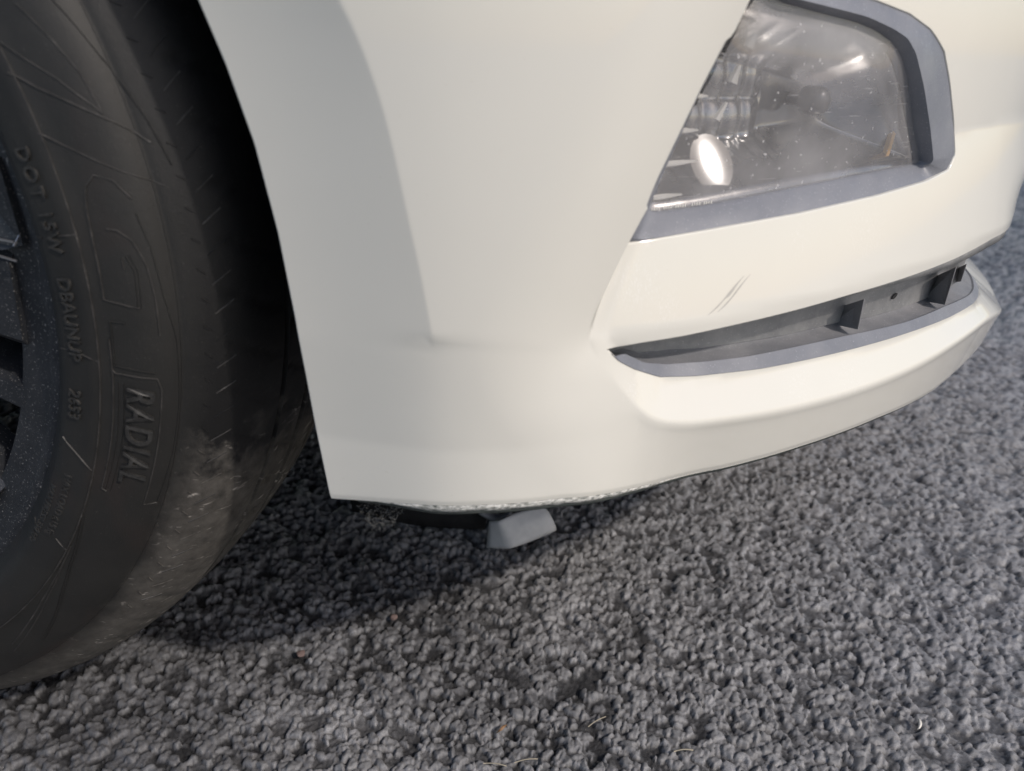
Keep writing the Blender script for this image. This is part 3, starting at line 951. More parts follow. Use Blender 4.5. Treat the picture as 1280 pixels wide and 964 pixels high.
# denser sampling on the smooth parts
pp = [prof[0]]
for a_, b__ in zip(prof[:-1], prof[1:]):
    n = max(1, int(np.hypot(*(b__ - a_)) / 0.004))
    for k in range(1, n + 1):
        pp.append(a_ + (b__ - a_) * k / n)
prof = np.array(pp)
def side_y(r):
    q = prof[(prof[:, 0] < 0.03) & (prof[:, 1] < 0.2995)]
    k = np.argsort(q[:, 1])
    return np.interp(r, q[k, 1], q[k, 0])
ANG = np.concatenate([np.arange(-100, 45, 0.4), np.arange(45, 260, 3)]) * math.pi / 180
V = []
for a_ in ANG:
    for y, r_ in prof:
        rr_ = r_
        if 0.020 < y < 0.176 and r_ > 0.296:         # worn tread: shallow lateral sipes, wavy wear
            m_ = (math.degrees(a_) * 1.0 + y * 110) % 4.6
            if m_ < 0.5 and (0.024 < y < 0.05 or 0.058 < y < 0.079 or 0.088 < y < 0.112 or 0.121 < y < .142):
                rr_ -= 0.0022 if y > 0.05 else 0.0009
            if r_ > 0.305:
                rr_ = min(rr_, 1e9)
        if abs(math.degrees(a_) + 90) < 24:
            # flattened where it stands on the ground
            zz = rr_ * math.sin(a_)
            if zz < -0.3065:
                rr_ = 0.3065 / abs(math.sin(a_))
        V.append((rr_ * math.cos(a_), y, ZC + rr_ * math.sin(a_)))
tyre = link("tyre", V, strip_faces(len(ANG), len(prof), False) + [((len(ANG) - 1) * len(prof) + j, (len(ANG) - 1) * len(prof) + j + 1, j + 1, j) for j in range(len(prof) - 1)],
            RUBBER, CAR, label="worn black front tyre with raised lettering and dusty tread")
es = tyre.modifiers.new("edge", 'EDGE_SPLIT'); es.split_angle = R(50)

def side_pt(r, deg, lift=0.0):
    a_ = math.radians(deg)
    y = float(side_y(r))
    return np.array([r * math.cos(a_), y - lift, ZC + r * math.sin(a_)])
def side_n(r, deg):
    a_ = math.radians(deg)
    e = 0.0015
    dy = float(side_y(r + e) - side_y(r - e)) / (2 * e)
    n_ = np.array([dy * math.cos(a_) * 1.0, -1.0, dy * math.sin(a_)])
    return n_ / np.linalg.norm(n_)
def side_line(name, pts, w, m=RIDGE, h=0.0005, step=1.0):
    pts = np.array(pts, float)
    q = [pts[0]]
    for a_, b__ in zip(pts[:-1], pts[1:]):
        n = max(1, int(max(abs(b__[1] - a_[1]) / step, abs(b__[0] - a_[0]) / 0.003)))
        for k in range(1, n + 1):
            q.append(a_ + (b__ - a_) * k / n)
    P = [side_pt(r_, d_) for r_, d_ in q]; Nn = [side_n(r_, d_) for r_, d_ in q]
    return ribbon(name, P, w, m, tyre, h, np.array(Nn))
# rings
side_line("raised_ring", [(0.2497, d_) for d_ in range(-70, 41, 2)], 0.0009, h=0.0006)
side_line("shoulder_ring", [(0.2785, d_) for d_ in range(-70, 31, 2)], 0.0008, RUBBER, h=0.0004)
# leaf-shaped mouldings, upper sidewall
side_line("leaf_rib", [(0.2492, 12.7), (0.2548, 11.6), (0.2625, 10.2), (0.272, 8.6), (0.2822, 7.0)], 0.0008, h=0.0004)
side_line("leaf_rib", [(0.2484, 17.7), (0.2555, 16.0), (0.2655, 14.1), (0.2745, 12.3), (0.2818, 10.4)], 0.0010, h=0.0005)
side_line("leaf_rib", [(0.2501, 20.1), (0.256, 18.2), (0.2632, 16.2), (0.2722, 13.1)], 0.0008, h=0.0004)
side_line("leaf_rib", [(0.262, 22), (0.267, 19.0), (0.2705, 16.2), (0.2722, 13.1)], 0.0008, h=0.0004)
side_line("leaf_rib", [(0.270, 24), (0.2745, 20.0), (0.2785, 16.0), (0.283, 12.2), (0.286, 8.5)], 0.0009, RUBBER, h=0.0005)
# lower sidewall leaves
side_line("leaf_rib", [(0.2503, -28.0), (0.2525, -32), (0.2545, -36), (0.2585, -40.5), (0.264, -45), (0.269, -50)], 0.0012, RUBBER, h=-0.0008)
side_line("leaf_rib", [(0.2505, -33.0), (0.2515, -38), (0.2535, -43), (0.257, -48), (0.261, -53)], 0.0009, h=0.0004)
side_line("leaf_rib", [(0.2512, -36.0), (0.2545, -42), (0.2595, -48), (0.265, -54)], 0.0008, h=0.0004)
# radial ticks crossing the lettering band
for r0, r1, d0, d1 in ((0.2300, 0.2345, 3.6, 3.6), (0.2425, 0.2497, 3.8, 3.9), (0.2295, 0.2369, -8.3, -7.9), (0.2425, 0.2499, -8.1, -8.6),
                       (0.2290, 0.2320, -20.6, -20.4), (0.2332, 0.2491, -19.0, -21.6), (0.228, 0.231, -33.5, -33.2), (0.2430, 0.2497, -33.0, -33.8)):
    side_line("moulded_tick", [(r0, d0), (r1, d1)], 0.0008, h=0.0005)
# panel round RADIAL
side_line("panel_rib", [(0.2545, -9.3), (0.2560, -9.6), (0.2713, -9.9), (0.2728, -11), (0.2728, -17), (0.2722, -24.6), (0.2765, -24.4)], 0.0009, h=0.0005)
side_line("panel_rib", [(0.2765, -24.4), (0.2778, -18), (0.2780, -12), (0.2775, -6), (0.2752, -2), (0.2740, 2.5), (0.2722, 5.2)], 0.0008, RUBBER, h=0.0004)
side_line("panel_rib", [(0.2545, -6.0), (0.2548, -9.5), (0.2550, -17), (0.2545, -23.6), (0.2567, -23.8)], 0.0009, h=0.0005)
side_line("panel_rib", [(0.2580, -10.5), (0.2583, -17), (0.2572, -23.6)], 0.0022, RUBBER, h=-0.0006)
# big outlined letter forms above the panel (G and T)
side_line("large_letter", [(0.2722, 6.4), (0.2680, 8.1), (0.2625, 8.7), (0.2582, 7.8), (0.2562, 6.0), (0.2552, 3.0), (0.2546, -2.2), (0.2672, -3.0)], 0.0009, h=0.0005)
side_line("large_letter", [(0.2614, 4.2), (0.2650, 4.0), (0.2690, 3.0), (0.2718, 0.8), (0.2728, -2.0), (0.2728, -5.6)], 0.0009, h=0.0005)
side_line("large_letter", [(0.2672, -3.0), (0.2680, 0.4), (0.2662, 1.8)], 0.0013, RUBBER, h=-0.0006)
side_line("large_letter", [(0.2640, 1.6), (0.2642, 0.6)], 0.0006, h=0.0004)
side_line("large_letter", [(0.2612, -4.4), (0.2556, -4.3), (0.2556, -8.8), (0.2708, -9.3)], 0.0008, RUBBER, h=0.0005)
# text bent round the sidewall; reads clockwise, letter tops outward
def side_text(name, txt, r_mid, deg0, size, m=LETTER, shear=0.0, space=1.0, h=0.0010, bold=0.00012, sx=1.0):
    cu = bpy.data.curves.new("lettering", 'FONT')
    cu.body = txt
    cu.size = size
    cu.space_character = space
    cu.extrude = 0.0005
    cu.offset = bold
    cu.shear = shear
    to = bpy.data.objects.new("lettering_curve", cu)
    C.objects.link(to)
    dg = bpy.context.evaluated_depsgraph_get()
    me = bpy.data.meshes.new_from_object(to.evaluated_get(dg))
    bpy.data.objects.remove(to)
    co = np.empty(len(me.vertices) * 3); me.vertices.foreach_get("co", co); co = co.reshape(-1, 3)
    capm = size * 0.34
    out = []
    for x, y, z in co:
        r_ = r_mid + (y - capm)
        dg_ = deg0 - math.degrees(x * sx / r_mid)
        p_ = side_pt(r_, dg_)
        n_ = side_n(r_, dg_)
        out.append(p_ + n_ * (h if z > 0 else -0.0004))
    me.vertices.foreach_set("co", np.array(out).ravel())
    me.materials.clear(); me.materials.append(m)
    me.update()
    o = bpy.data.objects.new(name, me)
    C.objects.link(o)
    o.parent = tyre
    return o
side_text("lettering", "DOT", 0.2398, 12.0, 0.0078, space=1.35)
side_text("lettering", "15W", 0.2400, 6.3, 0.0078, space=1.15)
side_text("lettering", "DBAUNUP", 0.2398, -0.2, 0.0078, space=1.0)
side_text("lettering", "2653", 0.2386, -12.4, 0.0075, space=1.0)
side_text("lettering", "RADIAL", 0.2655, -10.7, 0.0142, shear=0.22, space=1.17, bold=0.0002, h=0.0014, sx=0.94)
side_text("lettering", "MAX LOAD 615 kg", 0.2392, -23.5, 0.0050, space=1.0, h=0.0004)
side_text("lettering", "MAX PRESS 350 kPa", 0.2330, -26.0, 0.0048, space=1.0, h=0.0004)
# small shoulder sipes seen as short slanted dashes
for k in range(26):
    d_ = 24 - k * 2.55
    side_line("shoulder_sipe", [(0.2905, d_), (0.2965, d_ + 1.1)], 0.0008, RIDGE if k % 3 else RUBBER, h=0.0003)
    side_line("shoulder_sipe", [(0.2865, d_ - 1.0), (0.2890, d_ - 1.5)], 0.0010, RUBBER, h=0.0004)

# ------------------------------------------------------------------ wheel: rim
def pol(r, deg, y):
    a_ = math.radians(deg)
    return np.array([r * math.cos(a_), y, ZC + r * math.sin(a_)])
rp = [(0.022, 0.2235), (0.012, 0.2245), (0.0085, 0.2225), (0.0085, 0.2195), (0.011, 0.2165), (0.0125, 0.206), (0.015, 0.2000), (0.030, 0.198), (0.150, 0.190)]
AN = np.radians(np.arange(0, 360, 2))
V = [(r_ * math.cos(a_), y, ZC + r_ * math.sin(a_)) for y, r_ in rp for a_ in AN]
rim = link("wheel_rim", V, strip_faces(len(rp), len(AN), True), ALLOY, CAR, label="dusty dark grey wheel rim")
es = rim.modifiers.new("edge", 'EDGE_SPLIT'); es.split_angle = R(45)
def spoke(d_in, d_out, w_in, w_out, y_in, y_out, r_in=0.05, r_out=0.2035, name="spoke"):
    V = []; n = 12
    for k in range(n):
        u = k / (n - 1)
        r_ = r_in + (r_out - r_in) * u
        d_ = d_in + (d_out - d_in) * u
        w = w_in + (w_out - w_in) * u ** 2
        y = y_in + (y_out - y_in) * u ** 2
        a_ = math.radians(d_)
        c_ = np.array([r_ * math.cos(a_), 0, ZC + r_ * math.sin(a_)])
        tt = np.array([-math.sin(a_), 0, math.cos(a_)])
        for (k_, dy) in ((-1, 0.030), (-1, 0.004), (-0.82, 0), (0.82, 0), (1, 0.004), (1, 0.030)):
            V.append(c_ + tt * w * k_ / 2 + np.array([0, y + dy, 0]))
    F = []
    for i in range(n - 1):
        for j in range(6):
            k = (j + 1) % 6
            F.append((i * 6 + j, i * 6 + k, (i + 1) * 6 + k, (i + 1) * 6 + j))
    F += [tuple(range(6)), tuple(range((n - 1) * 6 + 5, (n - 1) * 6 - 1, -1))]
    return link(name, V, F, ALLOY, rim, False)
for base in (-5.2, -41.0, 66.8, 138.8, 210.8, 282.8, 30.8):
    spoke(base, base, 0.030, 0.044, 0.020, 0.010)
for base in (-20.5, ):
    spoke(base - 3, base + 1.0, 0.012, 0.014, 0.028, 0.0135)
# hub
hp = [(0.012, 0.0001), (0.012, 0.028), (0.016, 0.032), (0.030, 0.060), (0.06, 0.066)]
V = [(r_ * math.cos(a_), y, ZC + r_ * math.sin(a_)) for y, r_ in hp for a_ in AN[::4]]
link("hub", V, strip_faces(len(hp), len(AN[::4]), True), ALLOY, rim)
# raised machined corner piece with worn bright edge, near the top of the view
SHINY, t, b = mat("worn_bright_metal", (0.42, 0.42, 0.43), 0.35, 0.8)
V = [pol(0.2175, 11.5, 0.0075), pol(0.2155, 2.2, 0.0075), pol(0.206, 1.6, 0.0065), pol(0.186, 2.4, 0.010), pol(0.186, 5.0, 0.016), pol(0.204, 6.0, 0.012), pol(0.2105, 11.5, 0.011)]
V2 = [p_ + np.array([0, 0.012, 0]) for p_ in V]
n = len(V)
link("raised_web", V + V2, [tuple(range(n))] + [(i, (i + 1) % n, n + (i + 1) % n, n + i) for i in range(n)], ALLOY, rim, False)
for p0, p1 in (((0.2130, 2.6), (0.186, 3.6)), ((0.2125, 2.2), (0.2145, 3.4)), ((0.212, 0.4), (0.186, 1.8))):
    P = [pol(p0[0] + (p1[0] - p0[0]) * u, p0[1] + (p1[1] - p0[1]) * u, 0.0060 + 0.003 * u) for u in np.linspace(0, 1, 6)]
    ribbon("bright_edge", P, 0.0009, SHINY, rim, 0.0006, np.array([0, -1, 0]))
# brake disc behind the spokes
dp = [(0.070, 0.07), (0.070, 0.145), (0.084, 0.145), (0.084, 0.07)]
V = [(r_ * math.cos(a_), y, ZC + r_ * math.sin(a_)) for y, r_ in dp for a_ in AN[::3]]
link("brake_disc", V, strip_faces(4, len(AN[::3]), True), SHIELD, CAR)

# ------------------------------------------------------------------ wheel arch liner, underbody
V = []; nn = 44
liner = [(0.013, 0.010), (0.018, 0.012), (0.05, 0.024), (0.14, 0.030), (0.24, 0.026), (0.275, 0.0)]
for k in range(nn):
    a_ = R(-13 + 181 * k / (nn - 1))
    for y, dr in liner:
        r_ = 0.352 + dr + 0.008 * max(0, -math.sin(a_))
        V.append((r_ * math.cos(a_), y, ZC + r_ * math.sin(a_)))
    V.append((0.12 * math.cos(a_), 0.285, ZC + 0.12 * math.sin(a_)))
link("arch_liner", V, strip_faces(nn, len(liner) + 1), BLACK_PLASTIC, CAR)
# floor pan and bumper underside
def slab(name, poly, z0, z1, m, parent):
    n = len(poly)
    V = [(x, y, z0) for x, y in poly] + [(x, y, z1) for x, y in poly]
    F = [tuple(range(n))[::-1], tuple(range(n, 2 * n))] + [(i, (i + 1) % n, n + (i + 1) % n, n + i) for i in range(n)]
    return link(name, V, F, m, parent, False)
nose = [tuple(surf([s_], [0.2], -0.045)[0][:2]) for s_ in np.linspace(BOT[0, 0] + 0.03, SMAX, 30)]
slab("underbody", [(0.40, 0.30)] + nose + [(0.80, 1.60), (-3.2, 1.62), (-3.2, 0.30)], 0.205, 0.222, BLACK_PLASTIC, CAR)
slab("engine_bay", [(0.42, 0.33)] + [tuple(surf([s_], [0.2], -0.11)[0][:2]) for s_ in np.linspace(BOT[0, 0] + 0.12, SMAX, 20)] + [(0.70, 1.55), (-3.1, 1.55), (-3.1, 0.33)], 0.225, 0.655, BLACK_PLASTIC, CAR)
# bonnet and wing above the frame
top = [tuple(surf([s_], [0.66], float(dfun([s_], [0.659])[0]))[0][:2]) for s_ in np.linspace(top_arc[-1, 0] - 0.045, SMAX, 40)]
V = []
for (x, y) in top:
    V += [(x, y, 0.66), (x - 0.02, y + 0.03, 0.70), (x - 0.12, max(y, 0) + 0.14, 0.74), (x - 0.35, max(y, 0.1) + 0.6, 0.80)]
link("bonnet", V, strip_faces(len(top), 4), PAINT, CAR)
V = []
for k in range(40):
    a_ = R(58 + 122 * k / 39)
    V += [(0.331 * math.cos(a_), -0.004, ZC + 0.331 * math.sin(a_)), (0.345 * math.cos(a_), -0.010, ZC + 0.345 * math.sin(a_)),
          (0.345 * math.cos(a_) * 1.25, -0.006, max(0.72, 0.0)), (0.345 * math.cos(a_) * 1.25, 0.05, 0.76)]
link("front_wing", V, strip_faces(40, 4), PAINT, CAR)
V = [(-3.2, -0.004, 0.20), (-0.335, -0.004, 0.20), (-3.2, -0.012, 0.45), (-0.37, -0.012, 0.45), (-3.2, -0.004, 0.74), (-0.40, -0.004, 0.74), (-3.2, 0.06, 0.80), (-0.40, 0.06, 0.80)]
link("side_panel", V, [(0, 1, 3, 2), (2, 3, 5, 4), (4, 5, 7, 6)], PAINT, CAR)
# hanging splash shield under the corner, behind the edge
V = []
tops = [(425, 604), (470, 606), (520, 608), (570, 610), (612, 612)]
bots = [(440, 640), (478, 663), (520, 669), (570, 675), (606, 684)]
for k, (a_, b__) in enumerate(zip(tops, bots)):
    yy = 0.275 + 0.003 * math.sin(k * 2)
    A = on_plane(a_, (0, yy - 0.02, 0), (0, 1, 0)); B = on_plane(b__, (0, yy, 0), (0, 1, 0))
    B[2] = max(B[2], 0.004)
    for u in np.linspace(0, 1, 6):
        p_ = A * (1 - u) + B * u
        V.append(p_ + np.array([0, 0.006 * math.sin(u * 3), 0]))
sh_ = link("splash_shield", V, strip_faces(5, 6), BLACK_PLASTIC, CAR, label="black splash shield hanging under the bumper")
m_ = sh_.modifiers.new("thickness", 'SOLIDIFY'); m_.thickness = 0.002

# ------------------------------------------------------------------ ground
def hash2(i, j, k):
    h = (i.astype(np.int64) * 73856093) ^ (j.astype(np.int64) * 19349663) ^ (k * 83492791)
    h = (h ^ (h >> 13)) * 1274126177
    h = h ^ (h >> 16)
    return (h & 0xffffff) / float(0x1000000)
def voronoi(x, y, cell, seed):
    i0 = np.floor(x / cell).astype(int); j0 = np.floor(y / cell).astype(int)
    F1 = np.full(x.shape, 9.0); F2 = np.full(x.shape, 9.0); idv = np.zeros(x.shape); tx_ = np.zeros(x.shape)
    for di in (-1, 0, 1):
        for dj in (-1, 0, 1):
            i, j = i0 + di, j0 + dj
            cx_ = (i + 0.08 + 0.84 * hash2(i, j, seed)) * cell
            cy_ = (j + 0.08 + 0.84 * hash2(i, j, seed + 1)) * cell
            d = np.hypot(x - cx_, y - cy_) / cell
            idn = hash2(i, j, seed + 2); tn = hash2(i, j, seed + 3)
            c1 = d < F1
            F2 = np.where(c1, F1, np.minimum(F2, d))
            idv = np.where(c1, idn, idv); tx_ = np.where(c1, tn, tx_)
            F1 = np.where(c1, d, F1)
    return F1, F2, idv, tx_
def vnoise(x, y, sc, seed):
    u, v_ = x / sc, y / sc
    i = np.floor(u).astype(int); j = np.floor(v_).astype(int)
    fu, fv = u - i, v_ - j
    fu = fu * fu * (3 - 2 * fu); fv = fv * fv * (3 - 2 * fv)
    return (hash2(i, j, seed) * (1 - fu) + hash2(i + 1, j, seed) * fu) * (1 - fv) + (hash2(i, j + 1, seed) * (1 - fu) + hash2(i + 1, j + 1, seed) * fu) * fv
def gxy(px):
    p_ = on_plane(px, (0, 0, 0), (0, 0, 1))
    return p_[0], p_[1]
SHADE_BLOTS = [(*gxy((560, 760)), 0.075, 0.040, 0.80), (*gxy((790, 790)), 0.020, 0.016, 0.8), (*gxy((430, 700)), 0.07, 0.05, 0.6), (*gxy((240, 810)), 0.08, 0.03, 0.5), (*gxy((150, 930)), 0.13, 0.05, 0.55), (*gxy((610, 850)), 0.09, 0.045, 0.55)]  # shade near tyre and bumper painted as dark blots
LIGHT_BLOTS = [(*gxy((1330, 560)), 0.66, 0.62, 0.95), (*gxy((420, 905)), 0.036, 0.024, 0.7), (*gxy((700, 765)), 0.016, 0.018, 0.5)]  # brighter right ground and reflected light pools painted as pale blots
def ground_height(x, y):
    wx = x + 0.0048 * (vnoise(x, y, 0.0050, 5) - .5) + 0.0022 * (vnoise(x, y, 0.0024, 15) - .5)
    wy = y + 0.0048 * (vnoise(x, y, 0.0050, 6) - .5) + 0.0022 * (vnoise(x, y, 0.0024, 16) - .5)
    F1, F2, a_, tn = voronoi(wx, wy, 0.0060, 20)
    dome = np.minimum(np.clip(1 - (F1 / 0.70) ** 2, 0, 1) ** 0.6, 0.66 + 0.3 * (a_ - 0.5)) / 0.8
    g = np.clip((F2 - F1) / 0.30, 0, 1)
    present = 0.10 + 0.90 * sst(a_, 0.15, 0.55)
    h1 = dome * (0.45 + 0.55 * g) * present
    G1, G2, b_, t2 = voronoi(wx + 1, wy + 2, 0.0031, 40)
    h2 = np.clip(1 - (G1 / 0.7) ** 2, 0, 1) * (0.3 + 0.7 * b_)
    n3 = vnoise(x, y, 0.0011, 33)
    clump = vnoise(x, y, 0.013, 71)
    h = 0.0034 * h1 + 0.0014 * h2 + 0.0006 * n3 + 0.0036 * (clump - .5) + 0.0030 * (vnoise(x, y, 0.030, 7) - .5) + 0.0035 * (vnoise(x, y, 0.11, 8) - .5)
    hh = h1 * 0.75 + h2 * 0.22 + 0.35 * (clump - 0.5)
    st_ = np.clip(0.04 + 1.05 * sst(hh, 0.06, 0.50) + 0.2 * (n3 - 0.5), 0, 1)
    tone_ = np.clip(0.08 + 0.62 * tn ** 3 + 0.28 * t2 * t2 + 0.25 * vnoise(x, y, 0.05, 12), 0, 1)
    # shade and pools of light painted into the stone colour
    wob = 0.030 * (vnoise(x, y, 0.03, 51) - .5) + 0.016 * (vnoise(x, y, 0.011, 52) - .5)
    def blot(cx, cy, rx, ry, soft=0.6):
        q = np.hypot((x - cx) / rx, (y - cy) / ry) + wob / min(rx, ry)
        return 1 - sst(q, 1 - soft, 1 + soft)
    for cx, cy, rx, ry, am in SHADE_BLOTS:
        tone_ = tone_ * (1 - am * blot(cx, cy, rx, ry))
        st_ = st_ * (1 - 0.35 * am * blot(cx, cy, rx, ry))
    for cx, cy, rx, ry, am in LIGHT_BLOTS:
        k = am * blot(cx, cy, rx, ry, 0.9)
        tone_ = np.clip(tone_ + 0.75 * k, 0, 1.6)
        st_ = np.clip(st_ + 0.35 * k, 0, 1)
    return h - 0.0055, st_, tone_
FX, FY = 0.46, -0.27
az = np.concatenate([np.arange(-62, 62, 0.135), np.arange(62, 298, 6)]) * math.pi / 180     # clockwise from +Y
rad = [0.0, 0.12, 0.2]
r_ = 0.27
while r_ < 3.2:
    rad.append(r_)
    r_ *= 1.0033 if r_ < 1.3 else 1.009
while r_ < 120:
    rad.append(r_); r_ *= 1.25
rad = np.array(rad)
A_, B_ = np.meshgrid(az - 0.06, rad)
X = FX + B_ * np.sin(A_); Y = FY + B_ * np.cos(A_)
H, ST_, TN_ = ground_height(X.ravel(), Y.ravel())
far = sst(B_.ravel(), 3.0, 6.0)
H = H * (1 - far) - 0.003 * far
ST_ = ST_ * (1 - far) + 0.75 * far
nr, nc = X.shape
me = bpy.data.meshes.new("asphalt_ground")
me.vertices.add(nr * nc)
me.vertices.foreach_set("co", np.c_[X.ravel(), Y.ravel(), H].astype(np.float32).ravel())
ii, jj = np.meshgrid(np.arange(nr - 1), np.arange(nc), indexing='ij')
k2 = (jj + 1) % nc
quads = np.stack([ii * nc + jj, (ii + 1) * nc + jj, (ii + 1) * nc + k2, ii * nc + k2], -1).reshape(-1, 4)
me.loops.add(len(quads) * 4)
me.polygons.add(len(quads))
me.loops.foreach_set("vertex_index", quads.ravel().astype(np.int32))
me.polygons.foreach_set("loop_start", (np.arange(len(quads)) * 4).astype(np.int32))
me.polygons.foreach_set("use_smooth", np.ones(len(quads), bool))
me.update(calc_edges=True)
me.validate()
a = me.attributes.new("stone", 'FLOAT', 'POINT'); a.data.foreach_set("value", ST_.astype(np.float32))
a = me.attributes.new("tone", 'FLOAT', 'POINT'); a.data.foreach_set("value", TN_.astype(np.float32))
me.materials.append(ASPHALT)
me.update()
ground = bpy.data.objects.new("asphalt_ground", me)
C.objects.link(ground)
tag(ground, "coarse weathered grey asphalt under and around the car", None, kind="structure")
if me.polygons[len(me.polygons) // 2].normal.z < 0:
    me.flip_normals()

def gh(x, y):
    return float(ground_height(np.array([x]), np.array([y]))[0][0])
def gpt(px, lift=0.0):
    p_ = on_plane(px, (0, 0, -0.001), (0, 0, 1))
    p_[2] = -0.001 + lift
    return p_

# ------------------------------------------------------------------ loose things
# grey folded scrap lying under the bumper
ys = 0.262
def sp(px, y):
    p_ = on_plane(px, (0, y, 0), (0, 1, 0))
    return p_
K = [sp((611, 652), ys - .004), sp((607, 668), ys - .006), sp((608, 686), ys - .004), sp((626, 642), ys - .002), sp((634, 662), ys - .020), sp((638, 686), ys - .018),
     sp((650, 634), ys), sp((664, 655), ys - .014), sp((670, 678), ys - .010), sp((680, 629), ys + .006), sp((690, 645), ys - .002), sp((692, 665), ys), sp((697, 662), ys + .012)]
F = [(0, 1, 4, 3), (1, 2, 5, 4), (3, 4, 7, 6), (4, 5, 8, 7), (6, 7, 10, 9), (7, 8, 11, 10), (9, 10, 12), (10, 11, 12)]
K[3][1] -= 0.012
for i_, a_, b__ in ((1, 0, 2), (4, 3, 5)):
    K[i_] = (K[a_] + K[b__]) / 2
for i_, a_, b__, u in ((6, 3, 9, .4), (7, 4, 10, .45), (8, 5, 11, .5)):
    K[i_] = K[i_] * .25 + (K[a_] * (1 - u) + K[b__] * u) * .75
K = [np.array([p_[0], p_[1], max(p_[2], 0.0)]) for p_ in K]
scrap = link("fabric_scrap", K, F, SCRAP, None, True)
m_ = scrap.modifiers.new("fold", 'SUBSURF'); m_.levels = m_.render_levels = 2
scrap.data.polygons.foreach_set("use_smooth", [True] * len(F))
for e in scrap.data.edges:
    if set(e.vertices) in ({3, 4}, {4, 5}):
        pass
cr = scrap.data.attributes.new("crease_edge", 'FLOAT', 'EDGE')
cr.data.foreach_set("value", [0.95 if set(e.vertices) in ({3, 4}, {4, 5}, {0, 1}, {1, 2}, {0, 3}, {2, 5}, {5, 8}, {8, 11}, {11, 12}, {9, 12}, {3, 6}) else 0.35 for e in scrap.data.edges])
m_ = scrap.modifiers.new("thickness", 'SOLIDIFY'); m_.thickness = 0.0015
tag(scrap, "folded pale grey cloth scrap on the asphalt under the bumper edge", "scrap")
# dark curled end behind it
V = []
for k in range(10):
    u = k / 9
    c0 = sp((598 + 40 * u, 640 + 10 * math.sin(u * 3.0)), ys + 0.01)
    for w in (-1, 0, 1):
        V.append(c0 + np.array([0, 0.004 * abs(w), 0.0035 * w * (1.2 - u)]))
curl = link("curled_strip", V, strip_faces(10, 3), DIVIDER_PLASTIC, None)
m_ = curl.modifiers.new("thickness", 'SOLIDIFY'); m_.thickness = 0.001
tag(curl, "dark curled rubber strip just left of the pale cloth scrap", "rubber strip")

# dusty cobweb hanging from the scraped edge
V = []; F = []
def tube(P, r_, V, F, n=4):
    P = np.asarray(P, float)
    n0 = len(V)
    for i in range(len(P)):
        tg = P[min(i + 1, len(P) - 1)] - P[max(i - 1, 0)]
        tg /= np.linalg.norm(tg) + 1e-12
        a_ = np.cross(tg, [0.3, 0.2, 0.9]); a_ /= np.linalg.norm(a_) + 1e-12
        b_ = np.cross(tg, a_)
        for k in range(n):
            t_ = 2 * math.pi * k / n
            V.append(P[i] + (a_ * math.cos(t_) + b_ * math.sin(t_)) * r_)
    for i in range(len(P) - 1):
        for k in range(n):
            F.append((n0 + i * n + k, n0 + i * n + (k + 1) % n, n0 + (i + 1) * n + (k + 1) % n, n0 + (i + 1) * n + k))
def webp(u, v_):
    # u along the edge 0..1, v downwards 0..1
    x0 = 452 + 48 * u
    y0 = 626
    bx, by = 473, 660
    w = 1 - abs(2 * u - 0.9) ** 1.5 if v_ > 0 else 1
    px = (x0 * (1 - v_ * .5) + bx * v_ * .5, y0 + (by - y0) * v_ * max(0.2, w))
    p_ = on_plane(px, (0, 0.004, 0), (0, 1, 0))
    return p_
for k in range(230):
    a_ = random.uniform(0.05, math.pi - 0.05); q0 = random.random() ** 0.5
    if random.random() < 0.22:
        q0 = random.uniform(0.9, 1.02)
    cx_, cy_ = 478 + 27 * q0 * math.cos(a_), 627 + 32 * q0 * math.sin(a_) * (1 - 0.25 * math.cos(a_))
    dr_ = random.uniform(0, 2 * math.pi); ln = random.uniform(3, 9); kk = random.uniform(-.5, .5)
    P = []
    for q in range(5):
        P.append(on_plane((cx_, cy_), (0, 0.004 + 0.0015 * math.sin(k + q), 0), (0, 1, 0)))
        cx_ += ln / 4 * math.cos(dr_); cy_ = max(626, cy_ + ln / 4 * math.sin(dr_)); dr_ += kk
    tube(P, random.uniform(0.00005, 0.00011), V, F, 3)
web = link("cobweb", V, F, WEB, None, False)
tag(web, "dusty grey cobweb hanging from the scraped bumper edge near the tyre", "cobweb")

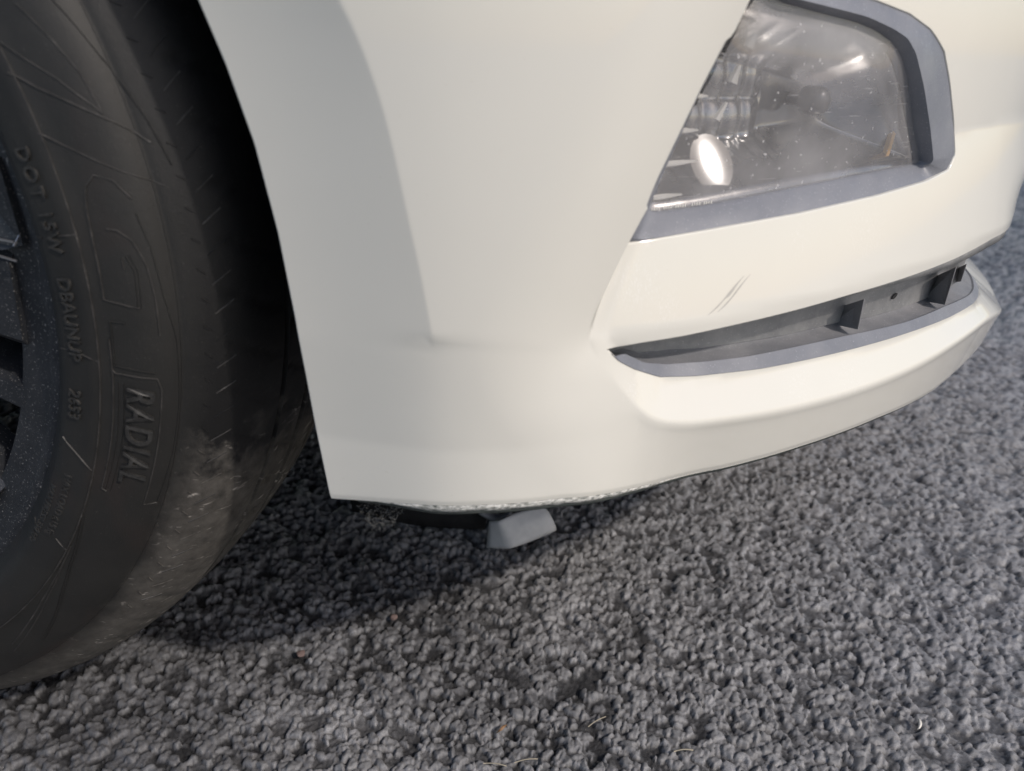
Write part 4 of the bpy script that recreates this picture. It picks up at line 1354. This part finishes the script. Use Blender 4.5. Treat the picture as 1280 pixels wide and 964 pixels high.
# straws, a leaf bit and a shell chip on the asphalt
def straw(px0, px1, rad_, m_, label, cat, bend=0.0004, name="straw"):
    a_, b__ = gpt(px0, 0.001), gpt(px1, 0.0015)
    P = []
    for u in np.linspace(0, 1, 7):
        p_ = a_ * (1 - u) + b__ * u
        P.append(p_ + np.array([0, bend * math.sin(u * math.pi), 0.0008 * math.sin(u * math.pi)]))
    V = []; F = []
    tube(P, rad_, V, F, 5)
    F += [tuple(range(5)), tuple(range(len(V) - 5, len(V)))]
    o = link(name, V, F, m_, None)
    tag(o, label, cat)
    return o
straw((735, 910), (757, 898), 0.00035, STRAW, "short pale straw lying right of the orange leaf bit", "straw")
straw((643, 955), (672, 951), 0.00035, STRAW, "pale straw at the bottom edge, right-hand one of two", "straw")
straw((604, 956), (633, 960), 0.00035, STRAW, "pale straw at the bottom edge, left-hand one of two", "straw")
straw((842, 941), (866, 940), 0.00045, STRAW, "tan straw lying alone in the lower right asphalt", "straw")
V = []; F = []
a_, b__ = gpt((620, 918), 0.001), gpt((634, 910), 0.003)
V = [a_, (a_ + b__) / 2 + np.array([0.001, .0025, 0.001]), b__, (a_ + b__) / 2 + np.array([0.0005, -.002, 0.0012]), (a_ + b__) / 2 + np.array([0, 0, 0.0022])]
o = link("leaf_fragment", V, [(0, 3, 4), (3, 2, 4), (2, 1, 4), (1, 0, 4)], LEAF, None)
m_ = o.modifiers.new("thickness", 'SOLIDIFY'); m_.thickness = 0.0003
tag(o, "tiny orange leaf bit lying on the grey asphalt", "leaf")
P = [gpt((1145 + 3.5 * math.cos(q) * 1.2, 908 - 7 * math.sin(q)), 0.0022) for q in np.linspace(-1.2, 1.4, 9)]
V = []; F = []
for i, p_ in enumerate(P):
    w = 0.0010 * math.sin(math.pi * (i + .6) / 9.2) + 0.0002
    V += [p_ + np.array([-w, 0, 0]), p_ + np.array([0, 0, w * .8]), p_ + np.array([w, 0, 0]), p_ + np.array([0, 0, -w])]
F = strip_faces(9, 4, True) + [(0, 1, 2, 3), (32, 33, 34, 35)]
o = link("shell_chip", V, F, SHELL, None)
tag(o, "small white crescent chip on the asphalt at lower right", "stone chip")
PINK, t, b = mat("pink_stone", (0.17, 0.12, 0.11), 0.7)
for (px, rad_, lab) in (((492, 772), 0.003, "small pink stone in the dark asphalt below the bumper"), ((376, 818), 0.0032, "small pink stone in the asphalt beside the tyre")):
    bm = bmesh.new()
    bmesh.ops.create_icosphere(bm, subdivisions=2, radius=rad_)
    for v_ in bm.verts:
        v_.co *= 1 + random.uniform(-.12, .12)
        v_.co.z *= 0.6
    me = bpy.data.meshes.new("pebble"); bm.to_mesh(me); bm.free()
    me.materials.append(PINK)
    o = bpy.data.objects.new("pebble", me); C.objects.link(o)
    o.location = Vector(gpt(px, 0.0005))
    tag(o, lab, "pebble")
